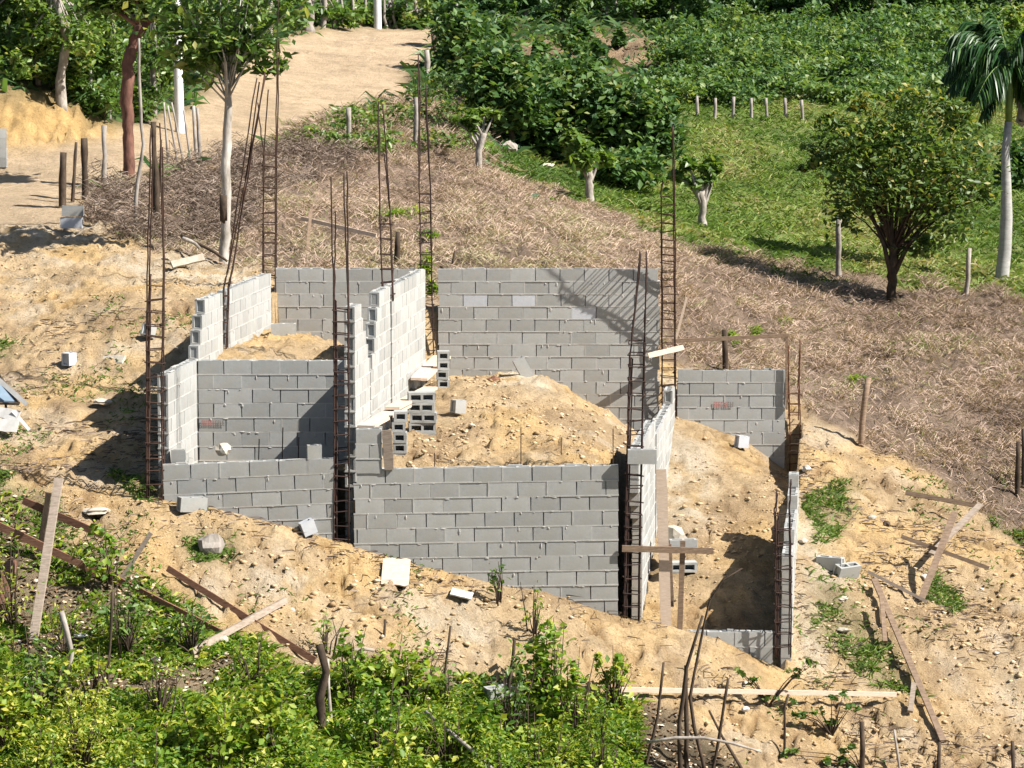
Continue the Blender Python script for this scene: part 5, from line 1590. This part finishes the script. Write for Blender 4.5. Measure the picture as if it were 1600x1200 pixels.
o['kind'] = 'stuff'


p, k = scatter(m_soil * (INS == 0) * np.clip(fbm(GX * 1.1, GY, 3, 92) * 4 - .1, 0.02, 1) * (GY < 48), 5200)
p[:, 2] += .01
blades('dry_twigs', p, .2, .012, M['vine'], np.clip(RNG.normal(.4, .3, len(p)), 0, 1), 3.0, droop=.5, up=.25)
p, k = scatter(m_soil * (INS == 0) * np.clip(fbm(GX * 1.4, GY * 1.2, 3, 95) * 5 - .9, 0, 1) * (GY < 48), 2600)
blades('small_weeds', p, .09, .02, M['grass'], np.clip(RNG.normal(.3, .25, len(p)), 0, 1), .9, droop=.8)


def lumps(name, p, size, tint, mat):
    ico = np.array([(0, 0, 1), (.89, 0, .45), (.28, .85, .45), (-.72, .53, .45), (-.72, -.53, .45), (.28, -.85, .45), (0, 0, -.6)])
    fc = np.array([(0, 1, 2), (0, 2, 3), (0, 3, 4), (0, 4, 5), (0, 5, 1), (6, 2, 1), (6, 3, 2), (6, 4, 3), (6, 5, 4), (6, 1, 5)])
    n = len(p)
    sz = size[:, None, None] * RNG.uniform(.55, 1.3, (n, 7, 3)) * np.array([1, 1, .6])
    az = RNG.uniform(0, 6.28, n)
    ca_, sa_ = np.cos(az)[:, None], np.sin(az)[:, None]
    q = ico[None] * sz
    x = q[..., 0] * ca_ - q[..., 1] * sa_; y = q[..., 0] * sa_ + q[..., 1] * ca_
    Vv = np.stack([x, y, q[..., 2]], -1) + p[:, None]
    Ft = fc[None] + (np.arange(n) * 7)[:, None, None]
    o = link_mesh(name, np_mesh(name, Vv.reshape(-1, 3), Ft.reshape(-1, 3), mat, np.repeat(tint, 10)))
    o['kind'] = 'stuff'


cl = (m_soil & (INS != 1)) * np.clip(.5 + 2.2 * fbm(GX * .9, GY * .9, 3, 15), .06, 1.6)
p, k = scatter(cl, 13000)
size = .010 + .035 * RNG.random(len(p)) ** 4 + .035 * (RNG.random(len(p)) > .99)
p[:, 2] -= size * .15
lumps('soil_clods', p, size, np.clip(RNG.normal(.35, .2, len(p)), 0, 1), M['clod'])
# rubble where the soil was thrown against the walls and on the right slope
rub = np.zeros(GX.shape)
for z in ([(1280, 880), (1600, 900), (1600, 1200), (1100, 1200), (1120, 1110), (1300, 1090)], [(350, 860), (720, 900), (760, 1050), (420, 1030)], [(1050, 780), (1200, 760), (1200, 860), (1080, 900)], [(650, 690), (730, 680), (740, 735), (640, 735)],
          [(380, 790), (560, 850), (760, 905), (980, 965), (980, 990), (740, 930), (380, 815)], [(720, 575), (1020, 670), (1000, 735), (820, 700)]):
    rub += inpoly(ju, jv, z)
p, k = scatter((rub > 0) * (GY < 50) * (m_soil | m_litter), 2600)
lumps('rubble', p, .012 + .06 * RNG.random(len(p)) ** 4, np.clip(RNG.normal(.5, .3, len(p)), 0, 1), M['clod'])
p, k = scatter(m_litter, 1200)
lumps('pale_stones', p, .025 + .045 * RNG.random(len(p)) ** 2, np.clip(RNG.normal(.95, .1, len(p)), 0, 1), M['clod'])
